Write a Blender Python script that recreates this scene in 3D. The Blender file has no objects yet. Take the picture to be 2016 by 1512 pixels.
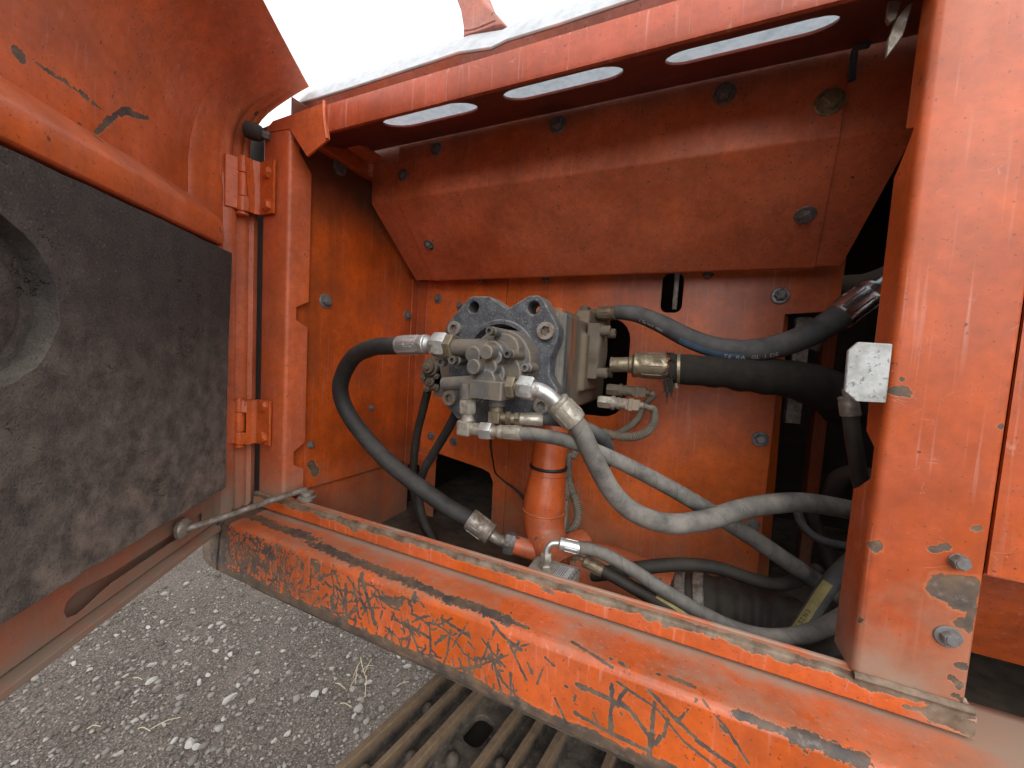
import bpy, bmesh, math, random
import numpy as np
from mathutils import Vector, Matrix
random.seed(7); RNG = np.random.default_rng(11)
SC = bpy.context.scene
COL = SC.collection
rad = math.radians
# ------------------------------------------------------------------ camera
# metres; X along the machine's side, Y into the compartment, Z up; origin 0.5 m in front of the lens
F = 750.0                                    # focal length in photo pixels (2016 x 1512)
CAM = np.array([0.0, -0.5, 0.0])
def _n(v):
    v = np.asarray(v, float); return v / np.linalg.norm(v)
_X = -_n([-1702., -152., F]); _Zd = _n([-666., 10964., F]); _Zd = _n(_Zd - _X * (_Zd @ _X))
ROT = np.array([_X, np.cross(-_Zd, _X), -_Zd])
cam_d = bpy.data.cameras.new('camera'); cam = bpy.data.objects.new('camera', cam_d); COL.objects.link(cam)
cam_d.sensor_width = 36.0; cam_d.lens = F / 2016 * 36.0; cam_d.clip_start = 0.01; cam_d.clip_end = 1500
_m = Matrix.Identity(4)
for i, c in enumerate((ROT @ [1, 0, 0], ROT @ [0, -1, 0], ROT @ [0, 0, -1])):
    for r in range(3): _m[r][i] = c[r]
for r in range(3): _m[r][3] = CAM[r]
cam.matrix_world = _m
SC.camera = cam
# ------------------------------------------------------------------ sky, sun, exposure (bright overcast)
SUN_EL, SUN_AZ = 35.0, 155.0                 # azimuth: where the light comes from, clockwise from +Y
W = bpy.data.worlds.new('World'); SC.world = W; W.use_nodes = True
wn, wl = W.node_tree.nodes, W.node_tree.links
bg = wn['Background']; bg.inputs[1].default_value = 0.15
sky = wn.new('ShaderNodeTexSky'); sky.sky_type = 'NISHITA'; sky.sun_disc = False
sky.sun_elevation = rad(SUN_EL); sky.sun_rotation = rad(SUN_AZ); sky.dust_density = 6.0; sky.air_density = 1.0; sky.ozone_density = 1.0
hsv = wn.new('ShaderNodeHueSaturation'); hsv.inputs['Saturation'].default_value = 0.22; hsv.inputs['Value'].default_value = 1.0
cloud = wn.new('ShaderNodeMix'); cloud.data_type = 'RGBA'; cloud.inputs[0].default_value = 0.75; cloud.inputs[7].default_value = (8.6, 8.8, 9.0, 1)   # even cloud layer over the blue
wl.new(sky.outputs[0], hsv.inputs['Color']); wl.new(hsv.outputs[0], cloud.inputs[6]); wl.new(cloud.outputs[2], bg.inputs[0])
sun_d = bpy.data.lights.new('sun', 'SUN'); sun_d.energy = 0.5; sun_d.angle = rad(40); sun_d.color = (1.0, 0.97, 0.92)
sun = bpy.data.objects.new('sun', sun_d); COL.objects.link(sun)
_sd = Vector((math.sin(rad(SUN_AZ)) * math.cos(rad(SUN_EL)), math.cos(rad(SUN_AZ)) * math.cos(rad(SUN_EL)), math.sin(rad(SUN_EL))))
sun.rotation_euler = (-_sd).to_track_quat('-Z', 'Y').to_euler(); sun.location = _sd * 20
SC.view_settings.view_transform = 'Standard'; SC.view_settings.look = 'None'; SC.view_settings.gamma = 1.0
SC.view_settings.exposure = 0.60
SC.view_settings.use_curve_mapping = False
SC.cycles.use_adaptive_sampling = True; SC.cycles.adaptive_threshold = 0.02
SC.cycles.max_bounces = 6; SC.cycles.diffuse_bounces = 4; SC.cycles.glossy_bounces = 2
GROUND_Z = -1.42
# ------------------------------------------------------------------ pixel -> place helpers
def ray(px, py): return ROT @ np.array([px - 1008., py - 756., F])
def H(px, py, axis, val):
    d = ray(px, py); t = (val - CAM[axis]) / d[axis]; return Vector(CAM + t * d)
def Q(px, py, y): return H(px, py, 1, y)
def HP(px, py, p0, n):
    d = ray(px, py); p0 = np.asarray(p0); n = np.asarray(n); t = ((p0 - CAM) @ n) / (d @ n); return Vector(CAM + t * d)
def mpp(P):                                   # metres per photo pixel at a point
    return float((ROT.T @ (np.asarray(P) - CAM))[2]) / F
# ------------------------------------------------------------------ node helpers
class NT:
    def __init__(s, name):
        s.mat = bpy.data.materials.new(name); s.mat.use_nodes = True
        s.t = s.mat.node_tree; s.n = s.t.nodes; s.l = s.t.links
        s.b = s.n['Principled BSDF']
        s.geo = s.n.new('ShaderNodeNewGeometry'); s.P = s.geo.outputs['Position']; s.N = s.geo.outputs['Normal']
    def set(s, sock, v):
        if isinstance(v, bpy.types.NodeSocket): s.l.new(v, sock)
        elif isinstance(v, (tuple, list, Vector)) and len(v) == 3 and sock.type == 'RGBA': sock.default_value = (*v, 1)
        else: sock.default_value = v
    def math(s, op, a, b=0.0, c=0.0, clamp=False):
        n = s.n.new('ShaderNodeMath'); n.operation = op; n.use_clamp = clamp
        s.set(n.inputs[0], a); s.set(n.inputs[1], b); s.set(n.inputs[2], c); return n.outputs[0]
    def vec(s, op, a, b=(0, 0, 0)):
        n = s.n.new('ShaderNodeVectorMath'); n.operation = op; s.set(n.inputs[0], a)
        if op == 'SCALE': s.set(n.inputs['Scale'], b)
        else: s.set(n.inputs[1], b)
        return n.outputs['Value'] if op in ('DOT_PRODUCT', 'LENGTH', 'DISTANCE') else n.outputs[0]
    def noise(s, v, scale, detail=4, rough=.55, dist=0.0, col=False):
        n = s.n.new('ShaderNodeTexNoise'); s.set(n.inputs['Vector'], v); n.inputs['Scale'].default_value = scale
        n.inputs['Detail'].default_value = detail; n.inputs['Roughness'].default_value = rough; n.inputs['Distortion'].default_value = dist
        return n.outputs[1 if col else 0]
    def voro(s, v, scale, feat='F1', out=0):
        n = s.n.new('ShaderNodeTexVoronoi'); n.feature = feat; s.set(n.inputs['Vector'], v); n.inputs['Scale'].default_value = scale
        return n.outputs[out]
    def mr(s, v, a, b, c=0.0, d=1.0):
        n = s.n.new('ShaderNodeMapRange'); n.clamp = True
        s.set(n.inputs[0], v); n.inputs[1].default_value = a; n.inputs[2].default_value = b; n.inputs[3].default_value = c; n.inputs[4].default_value = d
        return n.outputs[0]
    def mix(s, f, a, b, mode='MIX'):
        n = s.n.new('ShaderNodeMix'); n.data_type = 'RGBA'; n.blend_type = mode
        s.set(n.inputs[0], f); s.set(n.inputs[6], a); s.set(n.inputs[7], b); return n.outputs[2]
    def sep(s, v):
        n = s.n.new('ShaderNodeSeparateXYZ'); s.l.new(v, n.inputs[0]); return n.outputs
    def bump(s, h, strength=.3, dist=.001, prev=None):
        n = s.n.new('ShaderNodeBump'); s.set(n.inputs['Height'], h); n.inputs['Strength'].default_value = strength; n.inputs['Distance'].default_value = dist
        if prev: s.l.new(prev, n.inputs['Normal'])
        return n.outputs[0]
    def out(s, col, rough=.5, metal=0.0, normal=None, spec=.4):
        s.set(s.b.inputs['Base Color'], col); s.set(s.b.inputs['Roughness'], rough); s.set(s.b.inputs['Metallic'], metal)
        s.b.inputs['Specular IOR Level'].default_value = spec
        if normal: s.l.new(normal, s.b.inputs['Normal'])
        return s.mat
# a node group: 1 - distance(P, segment AB) / W
def make_seg_group():
    g = bpy.data.node_groups.new('scratch_segment', 'ShaderNodeTree')
    for nm, ty in (('P', 'NodeSocketVector'), ('A', 'NodeSocketVector'), ('BA', 'NodeSocketVector'), ('K', 'NodeSocketFloat'), ('IW', 'NodeSocketFloat')):
        g.interface.new_socket(nm, in_out='INPUT', socket_type=ty)
    g.interface.new_socket('V', in_out='OUTPUT', socket_type='NodeSocketFloat')
    n, l = g.nodes, g.links
    gi = n.new('NodeGroupInput'); go = n.new('NodeGroupOutput')
    sub = n.new('ShaderNodeVectorMath'); sub.operation = 'SUBTRACT'; l.new(gi.outputs['P'], sub.inputs[0]); l.new(gi.outputs['A'], sub.inputs[1])
    dot = n.new('ShaderNodeVectorMath'); dot.operation = 'DOT_PRODUCT'; l.new(sub.outputs[0], dot.inputs[0]); l.new(gi.outputs['BA'], dot.inputs[1])
    mu = n.new('ShaderNodeMath'); mu.operation = 'MULTIPLY'; mu.use_clamp = True; l.new(dot.outputs['Value'], mu.inputs[0]); l.new(gi.outputs['K'], mu.inputs[1])
    sc = n.new('ShaderNodeVectorMath'); sc.operation = 'SCALE'; l.new(gi.outputs['BA'], sc.inputs[0]); l.new(mu.outputs[0], sc.inputs['Scale'])
    di = n.new('ShaderNodeVectorMath'); di.operation = 'DISTANCE'; l.new(sub.outputs[0], di.inputs[0]); l.new(sc.outputs[0], di.inputs[1])
    m2 = n.new('ShaderNodeMath'); m2.operation = 'MULTIPLY'; l.new(di.outputs['Value'], m2.inputs[0]); l.new(gi.outputs['IW'], m2.inputs[1])
    m3 = n.new('ShaderNodeMath'); m3.operation = 'SUBTRACT'; m3.inputs[0].default_value = 1.0; l.new(m2.outputs[0], m3.inputs[1])
    l.new(m3.outputs[0], go.inputs[0]); return g
SEG = make_seg_group()
DEEP = (0.56, 0.096, 0.010); CHALK = (0.50, 0.108, 0.040); DUST = (0.30, 0.235, 0.175)
def paint(name, chalk=.5, segs=(), chips=None, dust=.5, low=None, grime=0.0, grime_fn=None, deep=DEEP, chalkc=CHALK, extra=None, jag=.006, streak=1.0, rough=.34, attr=None, dust_fn=None, chipc=((.052, .044, .042), (.17, .105, .062))):
    t = NT(name); P = t.P
    n1 = t.noise(P, 4.5, 4, .6); n2 = t.noise(t.vec('MULTIPLY', P, (70, 70, 2.5)), 1.0, 3, .6); n3 = t.noise(P, 30, 4, .65)
    f = t.math('ADD', t.math('MULTIPLY_ADD', t.math('SUBTRACT', n1, .5), 2.4, chalk), t.math('MULTIPLY', t.math('SUBTRACT', n2, .5), .75 * streak), clamp=True)
    f2 = t.math('ADD', f, t.math('MULTIPLY', t.math('SUBTRACT', n3, .5), .8), clamp=True)
    col = t.mix(f2, deep, chalkc)
    tone = t.math('MULTIPLY', t.mr(t.noise(P, 11, 3, .6), .25, .75, .70, 1.2), t.mr(t.noise(P, 75, 3, .65), .25, .75, .84, 1.14))
    col = t.mix(1.0, col, t.vec('SCALE', (1, 1, 1), tone), 'MULTIPLY')
    stv = t.noise(t.vec('MULTIPLY', t.vec('ADD', P, (1.3, .4, .2)), (190, 190, 6)), 1.0, 2, .5)
    col = t.mix(t.math('MULTIPLY', t.mr(stv, .60, .74, 0, .55 * streak), t.mr(n1, .35, .6)), col, (.62, .29, .22))
    scr = t.mr(t.math('ABSOLUTE', t.math('SUBTRACT', t.noise(t.vec('MULTIPLY', P, (9, 9, 22)), 1.0, 2, .4, 2.5), .5)), 0, .005, .35, 0)
    col = t.mix(t.math('MULTIPLY', scr, t.mr(n3, .5, .62)), col, (.66, .36, .28))
    col = t.mix(t.mr(t.noise(P, 280, 2, .5), .655, .70, 0, .6), col, (.09, .03, .015))
    col = t.mix(t.mr(t.noise(t.vec('ADD', P, (.7, 2.2, 1.1)), 105, 2, .5), .725, .745, 0, .8), col, (.07, .04, .03))
    col = t.mix(t.mr(t.noise(t.vec('ADD', P, (3.1, 1.7, .3)), 190, 3, .6), .70, .78, 0, .45), col, (.6, .34, .25))
    if grime:
        gm = t.mr(t.math('ADD', t.noise(P, 3.2, 5, .65), t.math('MULTIPLY', t.noise(t.vec('MULTIPLY', P, (30, 30, 2)), 1, 4, .6), .3)), .60, .85, 0, grime)
        col = t.mix(gm, col, (.085, .035, .022))
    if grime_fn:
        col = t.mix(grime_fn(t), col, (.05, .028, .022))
    nz = t.sep(t.N)[2]
    dn = t.noise(P, 14, 5, .65)
    df = t.math('MULTIPLY', t.mr(nz, .25, .95), t.mr(dn, .38, .72, 0, dust))
    if low:
        z = t.sep(P)[2]
        lz = t.mr(t.math('ADD', z, t.math('MULTIPLY', t.math('SUBTRACT', t.noise(P, 18, 4, .65), .5), (low[1] - low[0]) * 1.6)), low[0], low[1], low[2], 0)
        df = t.math('MAXIMUM', df, lz)
    if dust_fn: df = t.math('MAXIMUM', df, dust_fn(t))
    col = t.mix(df, col, DUST)
    mv = None
    if segs or chips or extra or attr:
        jn = t.vec('SUBTRACT', t.noise(P, 55, 4, .7, col=True), (.5, .5, .5))
        Pj = t.vec('ADD', P, t.vec('SCALE', jn, jag * 2.6))
        if attr:
            at = t.n.new('ShaderNodeAttribute'); at.attribute_name = attr
            mv = t.math('ADD', at.outputs['Fac'], t.math('MULTIPLY', t.math('SUBTRACT', t.math('ADD', t.math('MULTIPLY', t.noise(P, 130, 4, .75), .65), t.math('MULTIPLY', t.noise(P, 38, 4, .7), .5)), .575), 4.2))
        for a, b, w in segs:
            a = Vector(a); b = Vector(b); ba = b - a
            if ba.length < 1e-5: ba = Vector((1e-4, 0, 0))
            g = t.n.new('ShaderNodeGroup'); g.node_tree = SEG
            t.l.new(Pj, g.inputs['P']); g.inputs['A'].default_value = a; g.inputs['BA'].default_value = ba
            g.inputs['K'].default_value = 1 / ba.length_squared; g.inputs['IW'].default_value = 1 / w
            mv = g.outputs[0] if mv is None else t.math('MAXIMUM', mv, g.outputs[0])
        if chips:
            v = t.math('MULTIPLY', t.math('SUBTRACT', t.noise(Pj, chips[0], 3, .55), chips[1]), 14)
            mv = v if mv is None else t.math('MAXIMUM', mv, v)
        if extra:
            v = extra(t, Pj); mv = v if mv is None else t.math('MAXIMUM', mv, v)
        rim = t.mr(mv, -.30, -.12); chip = t.mr(mv, -.05, .08)
        col = t.mix(t.math('MULTIPLY', rim, .28), col, (.60, .22, .08))
        cc = t.mix(t.mr(t.noise(P, 40, 5, .6), .35, .68), *chipc)
        cc = t.mix(t.mr(t.noise(P, 120, 4, .6), .55, .75, 0, .6), cc, (.24, .20, .17))
        col = t.mix(chip, col, cc)
        rg = t.math('ADD', t.math('MULTIPLY_ADD', f, .18, rough), t.math('MULTIPLY', chip, .25))
        nb = t.bump(t.math('SUBTRACT', t.math('MULTIPLY', t.noise(P, 70, 4, .6), .12), chip), .5, .0008)
    else:
        rg = t.math('MULTIPLY_ADD', f, .18, rough)
        nb = t.bump(t.noise(P, 70, 4, .6), .10, .0008)
    rg = t.math('MAXIMUM', rg, t.math('MULTIPLY', df, .85))
    return t.out(col, rg, 0, nb, .5)
def metal(name, col, dirt=(.20, .155, .11), amt=.5, metallic=.85, rough=.38, up=.4, scale=60, bump=.15, edge=0.0):
    t = NT(name); P = t.P
    n = t.noise(P, scale, 6, .65); nz = t.sep(t.N)[2]
    d = t.math('ADD', t.mr(n, .62 - amt * .5, .72 - amt * .2, 0, .9), t.math('MULTIPLY', t.mr(nz, .1, 1.0, 0, up), t.mr(t.noise(P, 25, 4, .6), .3, .6)), clamp=True)
    base = t.mix(t.noise(P, 150, 3, .6), tuple(c * .75 for c in col), tuple(min(1, c * 1.2) for c in col))
    c = t.mix(d, base, t.mix(t.noise(P, 35, 3), dirt, tuple(x * .55 for x in dirt)))
    if edge:
        pt = t.geo.outputs['Pointiness']
        c = t.mix(t.mr(t.math('ADD', pt, t.math('MULTIPLY', t.math('SUBTRACT', n, .5), .05)), .50, .57, 0, edge), c, tuple(min(1, x * 2.0) for x in dirt))
        c = t.mix(t.mr(pt, .49, .43, 0, .75), c, (.05, .042, .035))
    return t.out(c, t.mr(d, 0, 1, rough, .9), t.math('MULTIPLY', t.math('SUBTRACT', 1.0, d), metallic), t.bump(t.math('ADD', n, t.math('MULTIPLY', t.noise(P, 210, 3, .6), .5)), bump * 1.6, .0014), .5)
def rubber(name, base=(.018, .018, .019), dust=.6, dustc=(.25, .225, .19), wrap=0.0, up=.7, sc=30, rough=.6):
    t = NT(name); P = t.P
    uv = t.n.new('ShaderNodeUVMap').outputs[0]; u, v, _ = t.sep(uv)
    nz = t.sep(t.N)[2]
    nd = t.noise(P, sc, 7, .7); n2 = t.noise(P, 9, 3, .6)
    d = t.math('MULTIPLY', t.math('ADD', t.mr(nz, -.5, .8, 1 - up, 1.0), t.mr(n2, .4, .7, -.2, .35)), t.mr(nd, .30, .66, .15, 1.0))
    d = t.math('MULTIPLY', d, dust, clamp=True)
    c = t.mix(d, base, t.mix(nd, dustc, tuple(x * .7 for x in dustc)))
    h = t.math('MULTIPLY', nd, .4)
    if wrap:
        s = t.math('FRACT', t.math('ADD', t.math('MULTIPLY', u, wrap), t.math('ADD', v, t.math('MULTIPLY', n2, .35))))
        line = t.math('MULTIPLY', t.mr(s, 0, .045, 1, 0), t.mr(t.noise(P, 14, 2), .42, .56))
        c = t.mix(t.math('MULTIPLY', line, .65), c, (.045, .04, .035)); h = t.math('SUBTRACT', h, t.math('ADD', t.math('MULTIPLY', line, .8), t.math('MULTIPLY', s, .5)))
    return t.out(c, t.mr(d, 0, 1, rough, .92), 0, t.bump(h, .35, .0012), .35)
M = {}
# ------------------------------------------------------------------ mesh helpers
def finish(bm, name, mat, parent=None, smooth=38.0, bevel=0.0):
    bmesh.ops.recalc_face_normals(bm, faces=bm.faces[:])
    for e in bm.edges:
        e.smooth = len(e.link_faces) == 2 and e.calc_face_angle(9) < rad(smooth)
    for f in bm.faces: f.smooth = True
    me = bpy.data.meshes.new(name); bm.to_mesh(me); bm.free()
    me.materials.append(mat)
    o = bpy.data.objects.new(name, me); COL.objects.link(o)
    if parent: o.parent = parent
    if bevel:
        b = o.modifiers.new('bevel', 'BEVEL'); b.width = bevel; b.segments = 2; b.limit_method = 'ANGLE'; b.angle_limit = rad(40); b.harden_normals = False
    return o
def thing(name, label, cat, group=None, loc=None):
    o = bpy.data.objects.new(name, None); COL.objects.link(o); o.empty_display_size = .05
    return tag(o, label, cat, group)
def tag(o, label=None, cat=None, group=None, kind=None):
    if label: o['label'] = label
    if cat: o['category'] = cat
    if group: o['group'] = group
    if kind: o['kind'] = kind
    return o
def plate(bm, outline, holes, O, U, V, th):
    """flat plate with holes; outline and holes in (u, v); extruded along U x V by th"""
    O, U, V = Vector(O), Vector(U).normalized(), Vector(V).normalized(); N = U.cross(V)
    es = []
    for loop in [outline] + list(holes):
        vs = [bm.verts.new(O + U * a + V * b) for a, b in loop]
        es += [bm.edges.new((vs[i], vs[(i + 1) % len(vs)])) for i in range(len(vs))]
    r = bmesh.ops.triangle_fill(bm, edges=es, use_beauty=True, use_dissolve=False)
    fs = [g for g in r['geom'] if isinstance(g, bmesh.types.BMFace)]
    if abs(th) > 0:
        ex = bmesh.ops.extrude_face_region(bm, geom=fs, use_keep_orig=True)
        bmesh.ops.translate(bm, verts=[g for g in ex['geom'] if isinstance(g, bmesh.types.BMVert)], vec=N * th)
    return bm
def flat(name, pts3, th, mat, parent, bevel=.0012, holes3=()):
    """plate from 3-D points that lie in one plane; thickness goes away from the camera"""
    pts = [Vector(p) for p in pts3]; O = pts[0]; U = (pts[1] - pts[0]).normalized()
    n = Vector((0, 0, 0))
    for i in range(len(pts)): n += (pts[i] - O).cross(pts[(i + 1) % len(pts)] - O)
    n.normalize()
    if n.dot(Vector(CAM) - O) > 0: n = -n
    V = n.cross(U)
    if V.length < 1e-6: V = U.orthogonal()
    to = lambda p: ((Vector(p) - O).dot(U), (Vector(p) - O).dot(V))
    bm = bmesh.new(); plate(bm, [to(p) for p in pts], [[to(p) for p in h] for h in holes3], O, U, V, th)
    return finish(bm, name, mat, parent, bevel=bevel)
def sheet(name, polys, mat, parent, th=.004, fold=.005, edge=.0008, sub=3):
    """folded sheet metal: polygons sharing fold edges; folds rounded, then given thickness away from the normals' side"""
    bm = bmesh.new()
    for p in polys: bm.faces.new([bm.verts.new(Vector(q)) for q in p])
    bmesh.ops.remove_doubles(bm, verts=bm.verts[:], dist=1e-5)
    inner = [e for e in bm.edges if len(e.link_faces) == 2]
    if inner and fold: bmesh.ops.bevel(bm, geom=inner, offset=fold, segments=sub, profile=.5, affect='EDGES')
    bmesh.ops.recalc_face_normals(bm, faces=bm.faces[:])
    c = Vector((0, 0, 0)); s = 0.0
    for f in bm.faces: s += f.normal.dot(Vector(CAM) - f.calc_center_median()) * f.calc_area()
    if s < 0: bmesh.ops.reverse_faces(bm, faces=bm.faces[:])
    bmesh.ops.solidify(bm, geom=bm.faces[:], thickness=th)
    return finish(bm, name, mat, parent, bevel=edge)
def extrude(name, prof, A, d, mat, parent, closed=True, bevel=.0012, th=.004, U=None, V=None, smooth=38):
    """profile (u, v) swept from A along vector d"""
    bm = bmesh.new(); A = Vector(A); d = Vector(d); U = Vector(U or (0, 1, 0)); V = Vector(V or (0, 0, 1))
    a = [bm.verts.new(A + U * p + V * q) for p, q in prof]; b = [bm.verts.new(v.co + d) for v in a]
    n = len(a)
    for i in range(n if closed else n - 1): bm.faces.new((a[i], a[(i + 1) % n], b[(i + 1) % n], b[i]))
    if closed: bm.faces.new(a[::-1]); bm.faces.new(b)
    else: bmesh.ops.recalc_face_normals(bm, faces=bm.faces[:]); bmesh.ops.solidify(bm, geom=bm.faces[:], thickness=th)
    return finish(bm, name, mat, parent, bevel=bevel, smooth=smooth)
def box(bm, lo, hi, Mx=None):
    r = bmesh.ops.create_cube(bm, size=1.0); lo = Vector(lo); hi = Vector(hi)
    for v in r['verts']:
        v.co = Vector([lo[i] + (v.co[i] + .5) * (hi[i] - lo[i]) for i in range(3)])
        if Mx: v.co = Mx @ v.co
    return r['verts']
def frame_of(d):
    d = Vector(d).normalized(); u = d.cross(Vector((0, 0, 1)))
    if u.length < .05: u = d.cross(Vector((1, 0, 0)))
    u.normalize(); return d, u, u.cross(d)
def lathe(bm, A, B, prof, seg=24, rot=0.0, cap=True):
    """prof: (t along A->B as fraction, radius in m)"""
    A, B = Vector(A), Vector(B); d, u, v = frame_of(B - A); L = (B - A).length; rings = []
    for t, r in prof:
        rings.append([bm.verts.new(A + d * (t * L) + (u * math.cos(rot + 2 * math.pi * k / seg) + v * math.sin(rot + 2 * math.pi * k / seg)) * max(r, 1e-5)) for k in range(seg)])
    for a, b in zip(rings, rings[1:]):
        for k in range(seg): bm.faces.new((a[k], a[(k + 1) % seg], b[(k + 1) % seg], b[k]))
    if cap: bm.faces.new(rings[0][::-1]); bm.faces.new(rings[-1])
    return bm
def cyl(bm, A, B, r, r2=None, seg=24, ch=.0):
    r2 = r if r2 is None else r2
    p = [(0, r - ch), (min(.3, ch / max(1e-6, (Vector(B) - Vector(A)).length)), r), (1 - min(.3, ch / max(1e-6, (Vector(B) - Vector(A)).length)), r2), (1, r2 - ch)] if ch else [(0, r), (1, r2)]
    return lathe(bm, A, B, p, seg)
def hexa(bm, A, B, r, rot=0.0):
    return lathe(bm, A, B, [(0, r * .9), (.12, r), (.88, r), (1, r * .9)], 6, rot)
def spline(pts, n=14):
    P = [Vector(p) for p in pts]; P = [P[0] * 2 - P[1]] + P + [P[-1] * 2 - P[-2]]; out = []
    for i in range(1, len(P) - 2):
        p0, p1, p2, p3 = P[i - 1:i + 3]
        for k in range(n):
            t = k / n; out.append(.5 * ((2 * p1) + (p2 - p0) * t + (2 * p0 - 5 * p1 + 4 * p2 - p3) * t * t + (3 * p1 - p0 - 3 * p2 + p3) * t ** 3))
    out.append(P[-2]); return out
def tube(bm, pts, r, seg=20, n=14, sm=True, rf=None, cap=True):
    """round tube along points; r radius or list of radii; rf(length) multiplies the radius"""
    path = spline(pts, n) if sm else [Vector(p) for p in pts]
    uvl = bm.loops.layers.uv.verify()
    L = [0.0]
    for a, b in zip(path, path[1:]): L.append(L[-1] + (b - a).length)
    T = [(path[min(i + 1, len(path) - 1)] - path[max(i - 1, 0)]).normalized() for i in range(len(path))]
    _, u, v = frame_of(T[0]); rings = []
    for i, p in enumerate(path):
        if i:
            q = T[i - 1].rotation_difference(T[i]); u = q @ u; v = q @ v
        rr = r if not isinstance(r, (list, tuple)) else float(np.interp(i / (len(path) - 1), np.linspace(0, 1, len(r)), r))
        if rf: rr *= rf(L[i])
        rings.append([bm.verts.new(p + (u * math.cos(2 * math.pi * k / seg) + v * math.sin(2 * math.pi * k / seg)) * rr) for k in range(seg)])
    for i in range(len(rings) - 1):
        for k in range(seg):
            f = bm.faces.new((rings[i][k], rings[i][(k + 1) % seg], rings[i + 1][(k + 1) % seg], rings[i + 1][k]))
            for lp, (a, b) in zip(f.loops, ((L[i], k), (L[i], k + 1), (L[i + 1], k + 1), (L[i + 1], k))): lp[uvl].uv = (a, b / seg)
    if cap: bm.faces.new(rings[0][::-1]); bm.faces.new(rings[-1])
    return path
def part(name, fn, mat, parent=None, bevel=0.0, smooth=38):
    bm = bmesh.new(); fn(bm); return finish(bm, name, mat, parent, smooth, bevel)
def circle(cx, cy, r, n=28, a0=0.0): return [(cx + r * math.cos(a0 + 2 * math.pi * k / n), cy + r * math.sin(a0 + 2 * math.pi * k / n)) for k in range(n)]
def slot2(cx0, cx1, cy, r, n=9):
    return [(cx1 + r * math.sin(math.pi * k / n), cy - r * math.cos(math.pi * k / n)) for k in range(n + 1)] + [(cx0 - r * math.sin(math.pi * k / n), cy + r * math.cos(math.pi * k / n)) for k in range(n + 1)]
# shared bolt meshes (unit washer radius, axis +Z)
def bolt_mesh(name, wr=1.0, wt=.14, hr=.66, hh=.52, dome=.08):
    bm = bmesh.new()
    lathe(bm, (0, 0, 0), (0, 0, wt), [(0, wr), (.6, wr), (1, wr * .93)], 22)
    lathe(bm, (0, 0, wt * .9), (0, 0, wt + hh), [(0, hr), (.72, hr), (1, hr * .86)], 6)
    lathe(bm, (0, 0, wt + hh * .9), (0, 0, wt + hh + dome), [(0, hr * .72), (1, hr * .62)], 18)
    bmesh.ops.recalc_face_normals(bm, faces=bm.faces[:])
    for e in bm.edges: e.smooth = len(e.link_faces) == 2 and e.calc_face_angle(9) < rad(35)
    for f in bm.faces: f.smooth = True
    me = bpy.data.meshes.new(name); bm.to_mesh(me); bm.free(); return me
def socket_mesh(name, n=20):
    bm = bmesh.new()
    hexr = circle(0, 0, .56, 6); 
    plate(bm, circle(0, 0, .94, n), [hexr], (0, 0, 1.0), (1, 0, 0), (0, 1, 0), 0)
    lathe(bm, (0, 0, 0), (0, 0, 1), [(0, 1.0), (.9, 1.0), (1, .94)], n, 0, False)
    lathe(bm, (0, 0, .35), (0, 0, 1), [(0, .56), (1, .56)], 6, 0, False)
    bm.faces.new([bm.verts.new((a, b, .35)) for a, b in hexr])
    bmesh.ops.remove_doubles(bm, verts=bm.verts[:], dist=1e-4)
    for e in bm.edges: e.smooth = len(e.link_faces) == 2 and e.calc_face_angle(9) < rad(30)
    for f in bm.faces: f.smooth = True
    me = bpy.data.meshes.new(name); bm.to_mesh(me); bm.free(); return me
BOLT = bolt_mesh('bolt'); BOLT_PLAIN = bolt_mesh('bolt', .72, .05, .7, .6); SOCK = socket_mesh('socket_screw')
_bcache = {}
def bolt(P, n, r, parent, mat='bolt', mesh=None, name='bolt', hz=1.0):
    mesh = mesh or BOLT; key = (mesh.name, mat)
    if key not in _bcache:
        me = mesh.copy(); me.materials.clear(); me.materials.append(M[mat]); _bcache[key] = me
    o = bpy.data.objects.new(name, _bcache[key]); COL.objects.link(o); o.parent = parent
    q = Vector(n).to_track_quat('Z', 'Y') @ Matrix.Rotation(random.uniform(0, 1.0), 4, 'Z').to_quaternion()
    o.location = P; o.rotation_mode = 'QUATERNION'; o.rotation_quaternion = q; o.scale = (r, r, r * hz)
    return o
# ------------------------------------------------------------------ chips and scratches seen in the photograph (pixel polylines on a plane)
def chip(px, w, y=0.0, f=None):
    f = f or (lambda a, b: Q(a, b, y)); P = [f(*p) for p in px]
    if len(P) == 1: P = P * 2
    return [(a, b, w * .5 * mpp(a) * 1.3) for a, b in zip(P, P[1:])]
post_chips = (chip([(1723, 1077)], 18) + chip([(1836, 1080), (1862, 1074)], 13) + chip([(1858, 1158), (1903, 1158)], 40) + chip([(1893, 1186)], 34)
    + chip([(1917, 1205), (1908, 1237)], 13) + chip([(1890, 1226)], 15) + chip([(1896, 1312)], 16) + chip([(1874, 1339)], 12) + chip([(1886, 1350)], 11)
    + chip([(1685, 1193), (1692, 1226)], 9) + chip([(1764, 773), (1782, 773)], 17) + chip([(1774, 748)], 9) + chip([(1973, 840)], 11) + chip([(1926, 1039)], 11)
    + chip([(1960, 970), (1957, 990)], 5) + chip([(1900, 1380), (1880, 1365)], 9))
rail_chips = (chip([(628, 1010), (638, 1012)], 13, -.004) + chip([(672, 1027)], 9, -.004) + chip([(692, 1036), (700, 1042)], 12, -.004) + chip([(595, 1003)], 9, -.004)
    + chip([(1068, 1160), (1088, 1167)], 8, -.004) + chip([(1840, 1405), (1905, 1432)], 26, -.004) + chip([(1780, 1392), (1812, 1398)], 8, -.004) + chip([(1312, 1234)], 9, -.004)
    + chip([(1270, 1212), (1285, 1216)], 11, -.004))
SK = -.079
def skirt_y(z): return -.0725 - (-.350 - z) * .0065 / .075
skirt_chips = []
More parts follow.
